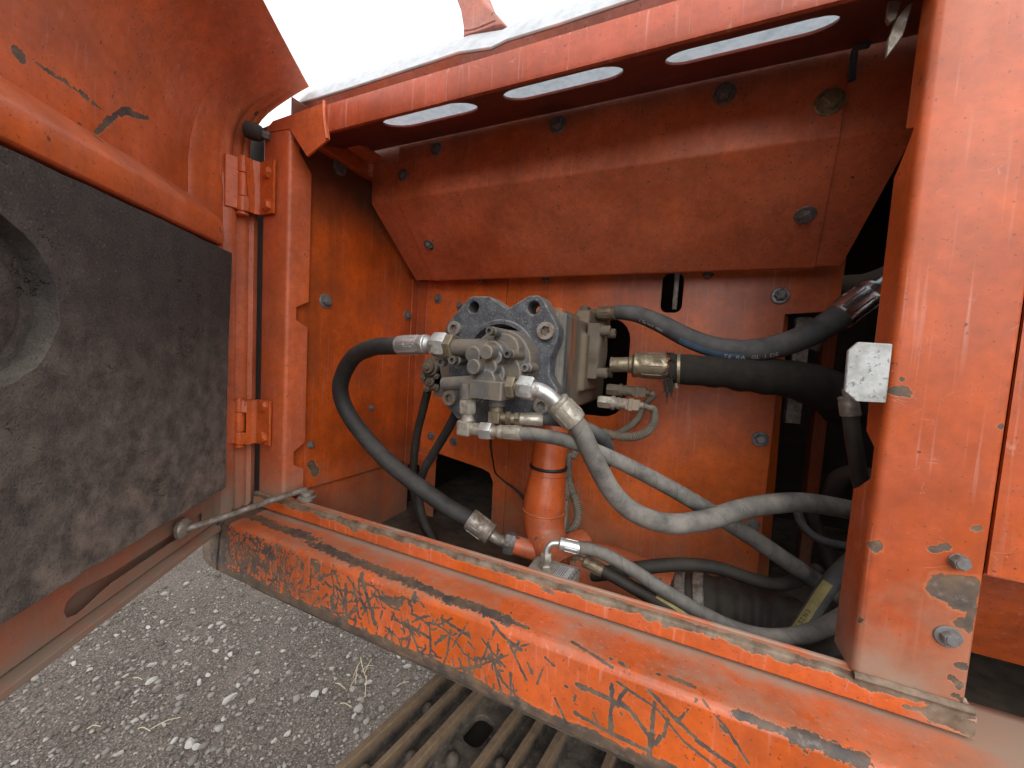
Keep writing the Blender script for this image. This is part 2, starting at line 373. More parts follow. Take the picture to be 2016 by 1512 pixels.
def skirt_pt(px, py):
    h = Q(px, py, SK)
    for _ in range(3): h = Q(px, py, skirt_y(h.z))
    if h.z > -.350:
        h = H(px, py, 2, -.3418)
        if h.y < -.0665: h = Vector((h.x, -.0690, -.3445))
    return h
for px, w in (([(1126, 1265), (1180, 1296), (1203, 1317)], 6), ([(1203, 1297), (1204, 1360), (1202, 1443)], 9), ([(1134, 1347), (1180, 1368), (1236, 1394), (1278, 1448)], 10),
    ([(1221, 1305), (1288, 1369), (1330, 1416), (1382, 1466), (1446, 1510)], 8), ([(1298, 1329), (1288, 1389), (1278, 1488)], 9), ([(1317, 1332), (1367, 1354)], 10),
    ([(1367, 1354), (1387, 1384), (1427, 1429), (1474, 1503)], 5), ([(1372, 1381), (1335, 1419)], 6), ([(1131, 1404), (1206, 1446), (1275, 1478)], 7), ([(1092, 1374), (1114, 1421)], 4),
    ([(1000, 1265), (1025, 1280)], 6), ([(1214, 1342), (1293, 1396), (1347, 1461), (1409, 1510)], 2.2), ([(692, 1113), (680, 1158), (683, 1229)], 7), ([(710, 1128), (724, 1180), (738, 1228)], 9),
    ([(952, 1211), (966, 1279), (990, 1375)], 5.5), ([(968, 1222), (996, 1257), (1026, 1279)], 6), ([(1004, 1271), (1036, 1339)], 3), ([(755, 1180), (785, 1188)], 12), ([(796, 1225), (846, 1257)], 5),
    ([(856, 1268), (889, 1244)], 6), ([(875, 1222), (922, 1252)], 6), ([(813, 1167), (835, 1195)], 5), ([(1073, 1295), (1090, 1310)], 5), ([(820, 1285), (868, 1295)], 4), ([(930, 1315), (1000, 1290)], 2),
    ([(483, 1012), (560, 1044), (614, 1065)], 15), ([(614, 1068), (660, 1090), (698, 1107)], 17), ([(698, 1107), (760, 1128), (817, 1150)], 17), ([(817, 1150), (864, 1172)], 15), ([(878, 1178), (950, 1200), (1000, 1222)], 17),
    ([(1000, 1222), (1040, 1238)], 8), ([(1450, 1400), (1500, 1420), (1560, 1446)], 13), ([(1560, 1446), (1610, 1462), (1700, 1500)], 22), ([(1330, 1338), (1360, 1350)], 9), ([(640, 1068), (700, 1085)], 4), ([(580, 1040), (650, 1070)], 5)):
    skirt_chips += chip(px, w * (.85 if w < 12 else 1.0), 0, skirt_pt)
_r = random.Random(5)
for _k in range(230):
    x = -.762 + .62 * _r.random() ** 1.9; z = _r.uniform(-.428, -.352); L = _r.uniform(.008, .045) * (1.2 if x > -.5 else .8)
    an = rad(_r.choice((_r.gauss(-62, 14), _r.gauss(-28, 12), _r.gauss(-95, 10), _r.gauss(20, 25)))); p = Vector((x, SK, z)); w = _r.uniform(.0009, .0021)
    for _j in range(3):
        an += _r.gauss(0, .25); q = p + Vector((math.cos(an), 0, math.sin(an))) * L / 3
        skirt_chips.append((p, q, w)); p = q
        if _r.random() < .25: skirt_chips.append((p, p + Vector((math.cos(an + 1), 0, math.sin(an + 1))) * L * .2, w * .8))
for _k in range(60):
    x = _r.uniform(-.45, .55); z = _r.uniform(-.425, -.355); skirt_chips.append((Vector((x, SK, z)), Vector((x + _r.gauss(0, .006), SK, z - abs(_r.gauss(0, .010)))), _r.uniform(.0008, .0022)))
# door frame: s from the hinge to the free edge, o towards the inside, z up
DA = rad(33.57)
D_AWAY = Vector((-math.sin(DA), math.cos(DA), 0)); DU = -D_AWAY; DN = Vector((math.cos(DA), math.sin(DA), 0)); DP0 = Vector((-.835, -.015, 0))
def DW(s, o, z): return DP0 + DU * s + DN * o + Vector((0, 0, z))
def DH(px, py, o=0.0):
    h = HP(px, py, DP0 + DN * o, DN); return (h - DP0).dot(DU), h.z
def dchip(px, w, o): return chip(px, w, 0, lambda a, b: HP(a, b, DP0 + DN * o, DN))
door_chips = (dchip([(33, 108)], 22, -.02) + dchip([(52, 115), (110, 150), (191, 208)], 8, -.02) + dchip([(187, 257), (222, 226), (250, 219), (285, 231)], 11, -.02)
    + dchip([(190, 270)], 13, -.01) + dchip([(385, 287)], 13, -.02) + dchip([(481, 163), (483, 188), (503, 222)], 7, .055) + dchip([(505, 224)], 9, .04))
# ------------------------------------------------------------------ materials
def soot_cover(t):
    z = t.sep(t.P)[2]
    return t.math('MULTIPLY', t.mr(t.math('ADD', z, t.math('MULTIPLY', t.math('SUBTRACT', t.noise(t.P, 9, 6, .65), .5), .07)), .425, .47), .7)
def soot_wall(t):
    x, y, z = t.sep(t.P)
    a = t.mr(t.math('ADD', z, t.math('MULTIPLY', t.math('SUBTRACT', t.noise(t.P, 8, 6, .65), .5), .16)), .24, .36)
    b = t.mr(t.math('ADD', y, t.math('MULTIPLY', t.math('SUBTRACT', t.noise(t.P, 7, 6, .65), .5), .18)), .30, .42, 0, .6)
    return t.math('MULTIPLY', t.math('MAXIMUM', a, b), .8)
def skirt_wear(t, Pj):
    x, y, z = t.sep(Pj)
    bottom = t.math('MULTIPLY', t.math('SUBTRACT', t.math('ADD', -.421, t.math('MULTIPLY', t.math('SUBTRACT', t.noise(t.P, 14, 4, .65), .5), .03)), z), 90.0)
    m = t.mr(t.sep(t.P)[0], -.60, -.10, 0.0, .30)
    a = t.math('ABSOLUTE', t.math('SUBTRACT', t.noise(t.vec('MULTIPLY', t.P, (1, 1, .7)), 34, 2, .5, 1.4), .5))
    b = t.math('ABSOLUTE', t.math('SUBTRACT', t.noise(t.vec('ADD', t.P, (5, 2, 1)), 70, 2, .5, .8), .5))
    net = t.math('SUBTRACT', t.math('MULTIPLY', t.math('SUBTRACT', .030, t.math('MINIMUM', a, t.math('MULTIPLY', b, 1.4))), 30.0), t.math('MULTIPLY', m, 9.0))
    side = t.mr(y, -.071, -.066, 0, 6)            # only on the outer face
    net = t.math('SUBTRACT', t.math('MINIMUM', net, .6), side)
    pat = t.math('SUBTRACT', t.math('MULTIPLY', t.math('SUBTRACT', t.noise(Pj, 13, 4, .7), .575), 14), t.math('ADD', side, t.math('MULTIPLY', m, 4.0)))
    lend = t.math('MULTIPLY', t.math('SUBTRACT', -.752, x), 60.0)
    return t.math('MAXIMUM', t.math('MAXIMUM', bottom, t.math('MINIMUM', lend, .8)), t.math('MAXIMUM', net, pat))
def skirt_dust(t):
    x, y, z = t.sep(t.P); n = t.noise(t.P, 16, 5, .65)
    a = t.mr(t.math('ADD', y, t.math('MULTIPLY', t.math('SUBTRACT', n, .5), .05)), -.028, -.004, 0, .85)
    b = t.mr(t.math('ADD', x, t.math('MULTIPLY', t.math('SUBTRACT', n, .5), .12)), .20, .32, 0, .9)
    return t.math('MULTIPLY', t.math('MAXIMUM', a, b), t.mr(z, -.36, -.346))
def rail_dust(t):
    x, y, z = t.sep(t.P); n = t.noise(t.P, 20, 5, .65)
    a = t.mr(t.math('ADD', x, t.math('MULTIPLY', t.math('SUBTRACT', n, .5), .08)), .235, .275, 0, .9)
    b = t.mr(t.math('ADD', x, t.math('MULTIPLY', t.math('SUBTRACT', n, .5), .08)), -.74, -.78, 0, .8)
    return t.math('MAXIMUM', t.math('MAXIMUM', a, b), t.mr(t.math('ADD', z, t.math('MULTIPLY', t.math('SUBTRACT', n, .5), .02)), -.3125, -.306, 0, .85))
def rail_wear(t, Pj):
    x, y, z = t.sep(Pj); return t.math('SUBTRACT', t.math('MULTIPLY', t.math('SUBTRACT', t.math('ADD', z, t.math('MULTIPLY', t.math('SUBTRACT', t.noise(t.P, 22, 4, .6), .5), .020)), -.3165), 150.0), t.mr(y, .0035, .0065, 0, 4))
M['post'] = paint('orange_post', .30, post_chips, None, .5, (-.335, -.20, .8), grime=.32, deep=(.51, .084, .009), chalkc=(.46, .092, .034))
M['lpost'] = paint('orange_left_post', .70, (), (30, .74), .4, (-.345, -.235, .9), deep=(.60, .105, .014), chalkc=(.58, .138, .062))
M['beam'] = paint('orange_beam', .80, (), (26, .735), .35, streak=1.6, grime=.35, deep=(.48, .074, .013), chalkc=(.45, .088, .042))
M['skirt'] = paint('orange_skirt', .34, (), None, .75, extra=skirt_wear, jag=.0035, rough=.30, attr='wear', dust_fn=skirt_dust)
M['rail'] = paint('orange_rail', .35, rail_chips, None, .95, extra=rail_wear, jag=.006, dust_fn=rail_dust, chipc=((.10, .06, .035), (.27, .20, .14)))
M['cover'] = paint('orange_cover', .80, (), (40, .78), .3, grime=.12, deep=(.62, .115, .02), chalkc=(.68, .175, .075), grime_fn=soot_cover)
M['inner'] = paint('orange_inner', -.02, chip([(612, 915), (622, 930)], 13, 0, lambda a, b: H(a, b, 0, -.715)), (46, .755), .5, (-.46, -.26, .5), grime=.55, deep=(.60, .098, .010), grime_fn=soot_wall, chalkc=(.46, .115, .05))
M['rear'] = paint('orange_rear', .18, (), (48, .75), .5, (-.52, -.28, .55), grime=.5, deep=(.62, .115, .012), chalkc=(.50, .115, .050), streak=1.2)
M['door'] = paint('orange_door', .60, door_chips, (30, .755), .4, (-.365, -.20, .95), streak=1.0, grime=.3, deep=(.62, .112, .016), chalkc=(.60, .148, .064))
M['pipe'] = paint('orange_pipe', .40, (), (44, .70), .7, (-.46, -.28, .35))
M['hinge'] = paint('orange_hinge', .35, (), (50, .75), .3)
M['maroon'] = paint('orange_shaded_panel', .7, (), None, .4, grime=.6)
M['hoodred'] = paint('dull_red_hood', .9, (), (40, .70), .3, chalkc=(.42, .17, .13))
M['bolt'] = metal('dull_bolt', (.26, .26, .265), (.14, .11, .085), .36, .7, .45)
M['zbolt'] = metal('yellow_zinc_bolt', (.42, .38, .24), (.16, .13, .08), .35, .8, .38)
M['zinc'] = metal('bright_zinc', (.62, .63, .62), (.28, .24, .185), .20, .9, .38, .32)
M['zincd'] = metal('dusty_zinc', (.46, .43, .365), (.21, .165, .12), .40, .85, .40, .45)
M['brass'] = metal('brown_plated', (.30, .245, .165), (.13, .10, .065), .42, .85, .33, .3)
M['cast'] = metal('dusty_casting', (.12, .118, .116), (.19, .150, .108), .38, .35, .5, .45, 34, .4, .6)
M['castd'] = metal('brown_dirty_casting', (.12, .105, .09), (.165, .125, .085), .75, .2, .7, .4, 50, .4)
M['steel'] = metal('worn_steel', (.36, .33, .30), (.17, .12, .08), .5, .8, .4, .3)
M['sleeve'] = rubber('black_fabric_sleeve', (.012, .011, .010), .45, (.085, .068, .052), 0, .5, 55, .95)
M['rub'] = rubber('black_rubber', (.016, .016, .017), .42, (.17, .155, .135))
M['rubd'] = rubber('dusty_wrapped_rubber', (.035, .035, .036), .95, (.30, .275, .24), 26, .45)
M['rubg'] = rubber('grey_dusty_rubber', (.03, .031, .034), .75, (.20, .195, .185), 0, .5)
M['rubk'] = rubber('dark_dusty_rubber', (.016, .014, .013), .5, (.13, .11, .085), 0, .6)
M['cable'] = rubber('tan_dusty_conduit', (.06, .05, .04), .95, (.28, .235, .18), 0, .25)
def mk_plate_dark():
    t = NT('blue_black_cast_plate'); P = t.P
    n = t.noise(P, 60, 7, .7); nz = t.sep(t.N)[2]; sp = t.noise(P, 330, 3, .6)
    c = t.mix(t.mr(n, .4, .7), (.045, .050, .058), (.12, .128, .14))
    c = t.mix(t.mr(sp, .60, .70, 0, .8), c, (.36, .34, .31))
    c = t.mix(t.math('MULTIPLY', t.mr(nz, .2, .9), t.mr(n, .35, .6, .2, .8)), c, (.27, .235, .19))
    return t.out(c, .55, .15, t.bump(n, .3, .0015), .45)
M['cplate'] = mk_plate_dark()
def mk_body():
    t = NT('rust_streaked_pump_body'); P = t.P; x, y, z = t.sep(P)
    n = t.noise(t.vec('MULTIPLY', P, (1, 1, .16)), 90, 6, .7); n2 = t.noise(P, 30, 6, .65)
    c = t.mix(t.mr(n, .35, .65), (.05, .052, .055), (.19, .17, .14))
    c = t.mix(t.mr(y, .13, .21), c, t.mix(n2, (.10, .075, .052), (.19, .145, .10)))
    s = t.math('MULTIPLY', t.mr(t.math('ABSOLUTE', t.math('SUBTRACT', y, .148)), .010, .026, 1, 0), t.mr(n, .40, .56))
    s = t.math('MULTIPLY', s, t.mr(z, -.05, -.02))
    c = t.mix(s, c, t.mix(n2, (.36, .12, .03), (.22, .085, .03)))
    return t.out(c, .72, 0, t.bump(n, .35, .0012), .35)
M['body'] = mk_body()
def mk_pad():
    t = NT('dusty_black_foam'); P = t.P; z = t.sep(P)[2]
    n = t.noise(P, 420, 3, .7); n2 = t.noise(P, 5, 6, .65); n3 = t.noise(P, 38, 5, .65)
    low = t.mr(t.math('ADD', z, t.math('MULTIPLY', t.math('SUBTRACT', n2, .5), .35)), -.22, .06, 1, .12)
    c = t.mix(t.math('MULTIPLY', low, t.mr(n3, .36, .64, .25, .95)), (.055, .049, .046), (.29, .25, .21))
    c = t.mix(t.mr(n2, .56, .7, 0, .65), c, (.075, .08, .08))
    c = t.mix(t.mr(n, .60, .72, 0, .7), c, (.26, .225, .195))
    c = t.mix(t.mr(n, .42, .33, 0, .6), c, (.012, .011, .011))
    crk = t.math('MULTIPLY', t.mr(t.math('ABSOLUTE', t.math('SUBTRACT', t.noise(t.vec('MULTIPLY', P, (40, 40, 70)), 1, 3, .6), .5)), 0, .012, 1, 0), t.mr(t.noise(P, 16, 2), .60, .66))
    c = t.mix(crk, c, (.008, .008, .008))
    return t.out(c, .95, 0, t.bump(t.math('SUBTRACT', t.math('ADD', n, n3), crk), .9, .0016), .15)
M['pad'] = mk_pad()
def mk_pale():
    t = NT('pale_worn_sheet'); P = t.P
    n = t.noise(P, 60, 6, .7); s = t.noise(t.vec('MULTIPLY', P, (90, 14, 14)), 1, 3, .6)
    c = t.mix(t.mr(n, .45, .75), (.84, .865, .88), (.58, .62, .65))
    c = t.mix(t.mr(s, .68, .74, 0, .5), c, (.22, .24, .27))
    t.out(c, .45, 0, t.bump(n, .2, .001), .5)
    tr = t.n.new('ShaderNodeBsdfTranslucent'); t.set(tr.inputs[0], t.mix(.3, c, (.85, .9, .95)))
    mx = t.n.new('ShaderNodeMixShader'); mx.inputs[0].default_value = .48
    o = t.n['Material Output']; t.l.new(t.b.outputs[0], mx.inputs[1]); t.l.new(tr.outputs[0], mx.inputs[2]); t.l.new(mx.outputs[0], o.inputs[0])
    return t.mat
M['pale'] = mk_pale()
def mk_latch():
    t = NT('pitted_bare_plate'); P = t.P
    n = t.noise(P, 26, 6, .7); v = t.noise(t.vec('MULTIPLY', P, (1, 1, 1.0)), 260, 2, .5)
    c = t.mix(t.mr(n, .42, .58), (.45, .46, .455), (.30, .30, .285))
    c = t.mix(t.mr(v, .62, .68, 0, .85), c, (.17, .17, .17))
    c = t.mix(t.mr(t.noise(P, 14, 5, .7), .60, .70, 0, .8), c, (.30, .27, .23))
    return t.out(c, .55, .25, t.bump(v, .3, .001), .5)
M['latch'] = mk_latch()
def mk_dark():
    t = NT('grimy_steel_and_shade'); n = t.noise(t.P, 20, 6, .65)
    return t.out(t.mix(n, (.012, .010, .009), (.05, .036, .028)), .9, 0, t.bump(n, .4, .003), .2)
M['dark'] = mk_dark()  # near-black for grimy steel, also painted shade in the door gap and track holes
def mk_floor():
    t = NT('dirty_floor_plate'); n = t.noise(t.P, 12, 7, .7)
    return t.out(t.mix(t.mr(n, .3, .7), (.03, .024, .02), (.14, .11, .085)), .95, 0, t.bump(n, .6, .004), .2)
M['floor'] = mk_floor()
def mk_track():
    t = NT('rusty_track_steel'); P = t.P; nz = t.sep(t.N)[2]; z = t.sep(P)[2]
    n = t.noise(P, 28, 7, .7); n2 = t.noise(P, 120, 4, .6)
    c = t.mix(t.mr(n, .35, .65), (.036, .033, .032), (.17, .14, .112))
    c = t.mix(t.mr(n2, .55, .72, 0, .6), c, (.27, .23, .19))
    top = t.mr(z, -.677, -.669)
    c = t.mix(t.math('MULTIPLY', top, t.mr(n, .3, .6, .5, 1)), c, t.mix(n2, (.15, .09, .048), (.28, .195, .125)))
    return t.out(c, .75, .2, t.bump(t.math('ADD', n, n2), .5, .002), .4)
M['track'] = mk_track()
def mk_ground():
    t = NT('gravel_ground'); P = t.P
    n = t.noise(P, 3, 6, .6); f = t.noise(P, 130, 4, .7); v = t.voro(P, 95)
    c = t.mix(t.mr(n, .35, .65), (.072, .056, .046), (.135, .108, .09))
    c = t.mix(t.mr(f, .45, .7), c, (.215, .178, .15)); c = t.mix(t.mr(f, .44, .3), c, (.045, .037, .032))
    c = t.mix(t.math('MULTIPLY', t.mr(v, .30, .16), .5), c, (.38, .36, .34))
    return t.out(c, .95, 0, t.bump(t.math('ADD', f, t.math('MULTIPLY', v, -.8)), 1.0, .008), .2)
M['ground'] = mk_ground()
def mk_stone(name, rnd=True, a=(.065, .053, .045), b=(.40, .365, .32)):
    t = NT(name)
    at = t.n.new('ShaderNodeAttribute'); at.attribute_name = 'tone'
    n = t.noise(t.P, 120, 4, .6)
    c = t.mix(at.outputs['Fac'] if rnd else t.noise(t.P, 4, 1), a, b); c = t.mix(t.mr(n, .3, .8, 0, .45), c, (.12, .105, .095))
    return t.out(c, .9, 0, t.bump(n, .4, .003), .3)
M['pebble'] = mk_stone('pebble_stone'); M['stone'] = mk_stone('pale_stone', False, (.30, .28, .25), (.48, .455, .415))
def simple(name, col, rough=.6, metal_=0.0, var=.3, sc=60):
    t = NT(name); n = t.noise(t.P, sc, 4, .6)
    return t.out(t.mix(n, tuple(c * (1 - var) for c in col), tuple(min(1, c * (1 + var)) for c in col)), rough, metal_, t.bump(n, .15, .001))
M['straw'] = simple('dry_straw', (.42, .34, .22)); M['label'] = simple('pale_label', (.42, .42, .42), .5, .1, .25, 200); M['ink'] = simple('black_print', (.03, .03, .032))
M['white'] = simple('white_print', (.42, .41, .38)); M['blue'] = simple('blue_print', (.055, .10, .16), .7, 0, .5, 90); M['yellow'] = simple('yellow_print', (.30, .25, .10), .8, 0, .5, 90)
M['zip'] = simple('black_plastic', (.015, .015, .015), .5); M['clamp'] = metal('worn_clamp', (.42, .40, .37), (.14, .10, .075), .5, .7, .4, .3)
# ================================================================== the setting
def gsheet():
    bm = bmesh.new(); s = 250
    vs = [bm.verts.new((x, y, GROUND_Z)) for x, y in ((-s, -s), (s, -s), (s, s), (-s, s))]; bm.faces.new(vs)
    return finish(bm, 'ground', M['ground'])
tag(gsheet(), kind='structure')
# ================================================================== excavator upper body
BODY = thing('excavator_body', 'weathered orange excavator upper body framing the open pump compartment', 'excavator')
LF, RF, LO, RO = -.704, .19, -.782, .277
# left post: front face, notched return flange, outer return
fl = [(.0, -.309), (.045, -.309), (.045, -.256), (.022, -.243), (.022, -.216), (.047, -.200), (.047, .037), (.021, .050), (.021, .075), (.048, .090), (.048, .343), (.021, .371), (.021, .400), (0, .402)]
sheet('left_post', [[(LO, 0, -.309), (LF, 0, -.309), (LF, 0, .402), (LO, 0, .408)], [(LF, y, z) for y, z in fl], [(LO, 0, -.309), (LO, 0, .408), (LO, .05, .408), (LO, .05, -.309)]], M['lpost'], BODY, .004, .007)
# right post
fr = [(.0, -.3095), (.052, -.3095), (.050, -.125), (.037, -.119), (.013, -.103), (.014, -.070), (.036, -.056), (.042, .02), (.044, .215), (.018, .243), (.014, .250), (.031, .258), (.026, .62), (0, .62)]
sheet('right_post', [[(RO, 0, -.3095), (RF, 0, -.3095), (RF, 0, .62), (RO, 0, .62)], [(RF, y, z) for y, z in fr], [(RO, 0, -.3095), (RO, 0, .62), (RO, .05, .62), (RO, .05, -.3095)]], M['post'], BODY, .004, .007)
for p, n in (((1887, 1105), (0, -1, 0)), ((1866, 1253), (0, -1, 0))): bolt(Q(*p, -.0005), n, .0105, BODY, 'bolt', BOLT_PLAIN if p[1] < 1200 else None)
# corner gusset between left post and top beam, then the beam itself
bz0, bz1 = .380, .431
sheet('corner_gusset', [[(LO + .004, -.001, .408), (-.752, -.001, .425), (-.614, -.002, bz1 - .002), (-.600, -.002, .366), (-.655, -.001, .345), (LF, -.001, .402)],
    [(-.752, -.001, .425), (-.614, -.002, bz1 - .002), (-.614, .035, bz1 + .004), (-.752, .035, .428)]], M['lpost'], BODY, .004, .004)
extrude('top_beam', [(.03, bz1 + .004), (.010, bz1 + .002), (.002, bz1 - .003), (0, bz1 - .012), (0, bz0 + .006), (.002, bz0 + .001), (.006, bz0), (.010, bz0 + .002)], (-.612, 0, 0), (.612 + RF - .002, 0, 0), M['beam'], BODY, False, 0, .004)
part('weld_bead', lambda bm: tube(bm, [(-.612, -.003, bz1), (-.609, -.005, .41), (-.605, -.005, .385), (-.602, -.003, .366)], .0028, 8, 6), M['lpost'], BODY)
# slotted ledge rising from the beam to the bulkhead cover
Lz0, Ly0, Lz1, Ly1 = .3835, .005, .453, .188
LD = Vector((0, Ly1 - Ly0, Lz1 - Lz0)); LL = LD.length; LDn = LD.normalized(); LN = Vector((1, 0, 0)).cross(LDn)
def ledge_uv(px, py):
    h = HP(px, py, (0, Ly0, Lz0), LN); return h.x, (h - Vector((0, Ly0, Lz0))).dot(LDn)
slots = []
for (ax, ay), (bx, by), (mx, m0, m1) in (((757, 247), (935, 207), (869, 208, 237)), ((990, 192), (1228, 140), (1107, 152, 181)), ((1308, 116), (1656, 36), (1535, 53, 84))):
    a = ledge_uv(ax, ay); b = ledge_uv(bx, by); v0 = ledge_uv(mx, m0)[1]; v1 = ledge_uv(mx, m1)[1]; r = abs(v1 - v0) / 2
    slots.append(slot2(a[0] + r, b[0] - r, (v0 + v1) / 2, r))
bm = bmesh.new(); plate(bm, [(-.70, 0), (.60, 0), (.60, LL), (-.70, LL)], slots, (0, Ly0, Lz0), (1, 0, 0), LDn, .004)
M['ledge'] = paint('sooty_shade_dark_ledge', .5, (), (40, .76), .2, grime=.9, deep=(.20, .035, .022), chalkc=(.17, .05, .04))  # base colours darkened for the underside's shade, with soot over them
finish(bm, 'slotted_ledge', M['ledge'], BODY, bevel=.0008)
# bulkhead cover: centre sheet 4 mm proud of its two end sheets
def cover(name, x0, x1, dy, x0b=None, x1b=None, top=.462, cut=False):
    x0b = x0 if x0b is None else x0b; x1b = x1 if x1b is None else x1b
    return sheet(name, [[(x0, .196 - dy, top), (x1, .196 - dy, top), (x1, .196 - dy, .340), (x0, .196 - dy, .340)],
        [(x0, .196 - dy, .340), (x1, .196 - dy, .340), (x1b, .362 - dy, .197 - dy * .6), (x0b, .362 - dy, .197 - dy * .6)],
        [(x0b, .362 - dy, .197 - dy * .6), (x1b, .362 - dy, .197 - dy * .6), (x1b, .405, .207 - dy * .6), (x0b, .405, .207 - dy * .6)]], M['cover'], BODY, .003, .004)
cover('cover_end', -.692, -.60, 0.0, -.685, -.60)
cover('cover_end', .166, .262, 0.0, .166, .244)
CC = cover('cover_sheet', -.613, .178, .0045, -.625, .205, .462)
cn = (0, -1, 0); cs = Vector((0, -.143, -.166)).normalized()
for px, py, r, m in ((859, 293, 13, 'bolt'), (1098, 246, 17, 'bolt'), (1426, 185, 21, 'bolt'), (1633, 201, 26, 'zbolt'), (794, 345, 12, 'bolt')):
    P = Q(px, py, .191); bolt(P, cn, r * mpp(P), CC, m)
for px, py, r in ((1585, 423, 20), (845, 482, 12)):
    P = HP(px, py, (0, .1915, .340), cs); bolt(P, cs, r * mpp(P) * .95, CC, 'bolt')
for px, py, r in ((947, 552, 9), (1075, 549, 10), (1394, 540, 12)):
    P = HP(px, py, (0, .385, .199), (0, 0, 1)); bolt(P, (0, -.2, -1), r * mpp(P) * .9, CC, 'bolt')
part('corner_bracket', lambda bm: (box(bm, (-.690, .12, .425), (-.655, .19, .436)),), M['cover'], BODY, .002)
bolt(H(740, 315, 1, .187), cn, .011, BODY, 'bolt')
# left wall of the compartment, upper plate lapping a lower one
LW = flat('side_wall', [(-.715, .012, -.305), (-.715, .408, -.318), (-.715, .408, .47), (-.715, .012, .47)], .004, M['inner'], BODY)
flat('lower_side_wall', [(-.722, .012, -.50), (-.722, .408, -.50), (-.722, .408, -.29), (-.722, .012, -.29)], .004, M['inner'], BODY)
for px, py, r in ((641, 593, 13), (802, 621, 9), (731, 803, 6), (700, 838, 6), (612, 876, 7)):
    P = H(px, py, 0, -.7152); bolt(P, (1, 0, 0), r * mpp(P) * 1.1, LW, 'bolt')
def ring_plug(bm):
    P = H(667, 330, 0, -.7152); lathe(bm, P, P + Vector((.006, 0, 0)), [(0, .017), (.8, .017), (1, .014), (.99, .010), (.3, .009)], 26); cyl(bm, P, P + Vector((.004, 0, 0)), .0055)
part('plug_ring', ring_plug, M['bolt'], LW)
extrude('corner_angle', [(0, 0), (0, -.03), (.004, -.03), (.004, -.004), (.036, -.004), (.036, 0)], (-.7145, .4085, -.33), (0, 0, .535), M['inner'], BODY, True, .001, U=(1, 0, 0), V=(0, 1, 0))
# rear wall with the pump opening and two slots
YB = .41
def W2(px, py): h = Q(px, py, YB); return h.x, h.z
def rrect(x0, x1, z0, z1, r, n=5):
    out = []
    for cx, cz, a in ((x1 - r, z1 - r, 0), (x0 + r, z1 - r, 90), (x0 + r, z0 + r, 180), (x1 - r, z0 + r, 270)):
        out += [(cx + r * math.cos(rad(a + 90 * k / n)), cz + r * math.sin(rad(a + 90 * k / n))) for k in range(n + 1)]
    return out
bm = bmesh.new()
plate(bm, [(-.43, -.50), (.178, -.50), (.178, .118), (.262, .125), (.262, .212), (-.43, .212)],
      [rrect(-.40, -.112, -.125, .107, .05), rrect(-.053, -.010, .12, .205, .015)], (0, YB, 0), (1, 0, 0), (0, 0, 1), -.003)
RW = finish(bm, 'rear_panel', M['rear'], BODY, bevel=.0008)
bm = bmesh.new()
plate(bm, [(-.68, -.50), (-.626, -.50), (-.624, -.30)] + [(-.62 + .0, -.285), (-.47, -.305), (-.45, -.312), (-.438, -.335), (-.436, -.50), (-.40, -.50), (-.395, .212), (-.399, .212), (-.399, .138), (-.43, .138), (-.43, .212), (-.68, .212)], [], (0, YB - .004, 0), (1, 0, 0), (0, 0, 1), -.003)
finish(bm, 'rear_side_panel', M['rear'], BODY, bevel=.0008)
sheet('rear_panel_flange', [[(.178, YB + .001, -.48), (.178, YB + .001, .118), (.19, YB + .03, .118), (.205, YB + .03, -.48)]], M['rear'], BODY, .003, 0)
for px, py, r, y in ((1536, 582, 16, 0), (1497, 864, 15, 0), (1483, 1033, 12, 0), (862, 588, 9, 1), (848, 858, 8, 1), (893, 869, 9, 1), (905, 602, 8, 1)):
    P = Q(px, py, YB - (.0072 if y else .0032)); bolt(P, cn, r * mpp(P), RW, 'bolt')
# small bracket ledge left of the lower opening
part('small_bracket', lambda bm: box(bm, Q(818, 905, .36), Q(862, 890, .40)), M['pipe'], BODY, .002)
# floor, roof and the dark space behind and to the right
def cavity(bm):
    box(bm, (-.80, .0, -.52), (.9, 1.0, -.475))
cv = part('floor_plate', cavity, M['floor'], BODY)
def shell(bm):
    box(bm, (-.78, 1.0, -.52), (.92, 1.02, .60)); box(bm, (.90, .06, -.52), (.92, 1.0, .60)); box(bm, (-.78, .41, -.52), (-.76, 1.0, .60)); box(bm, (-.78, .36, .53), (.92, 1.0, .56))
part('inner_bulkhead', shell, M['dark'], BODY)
part('upright_member', lambda bm: box(bm, (.30, .62, -.475), (.325, .66, .50)), M['inner'], BODY, .002)
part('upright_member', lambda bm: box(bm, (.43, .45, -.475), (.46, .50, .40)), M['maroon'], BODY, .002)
part('upright_member', lambda bm: box(bm, (.206, .45, -.1), (.232, .47, .118)), M['steel'], BODY, .001)
part('slot_bar', lambda bm: box(bm, (-.030, .43, .13), (-.020, .435, .22)), M['steel'], BODY, .001)
part('slot_bar', lambda bm: box(bm, (-.418, .43, .12), (-.408, .435, .22)), M['steel'], BODY, .001)
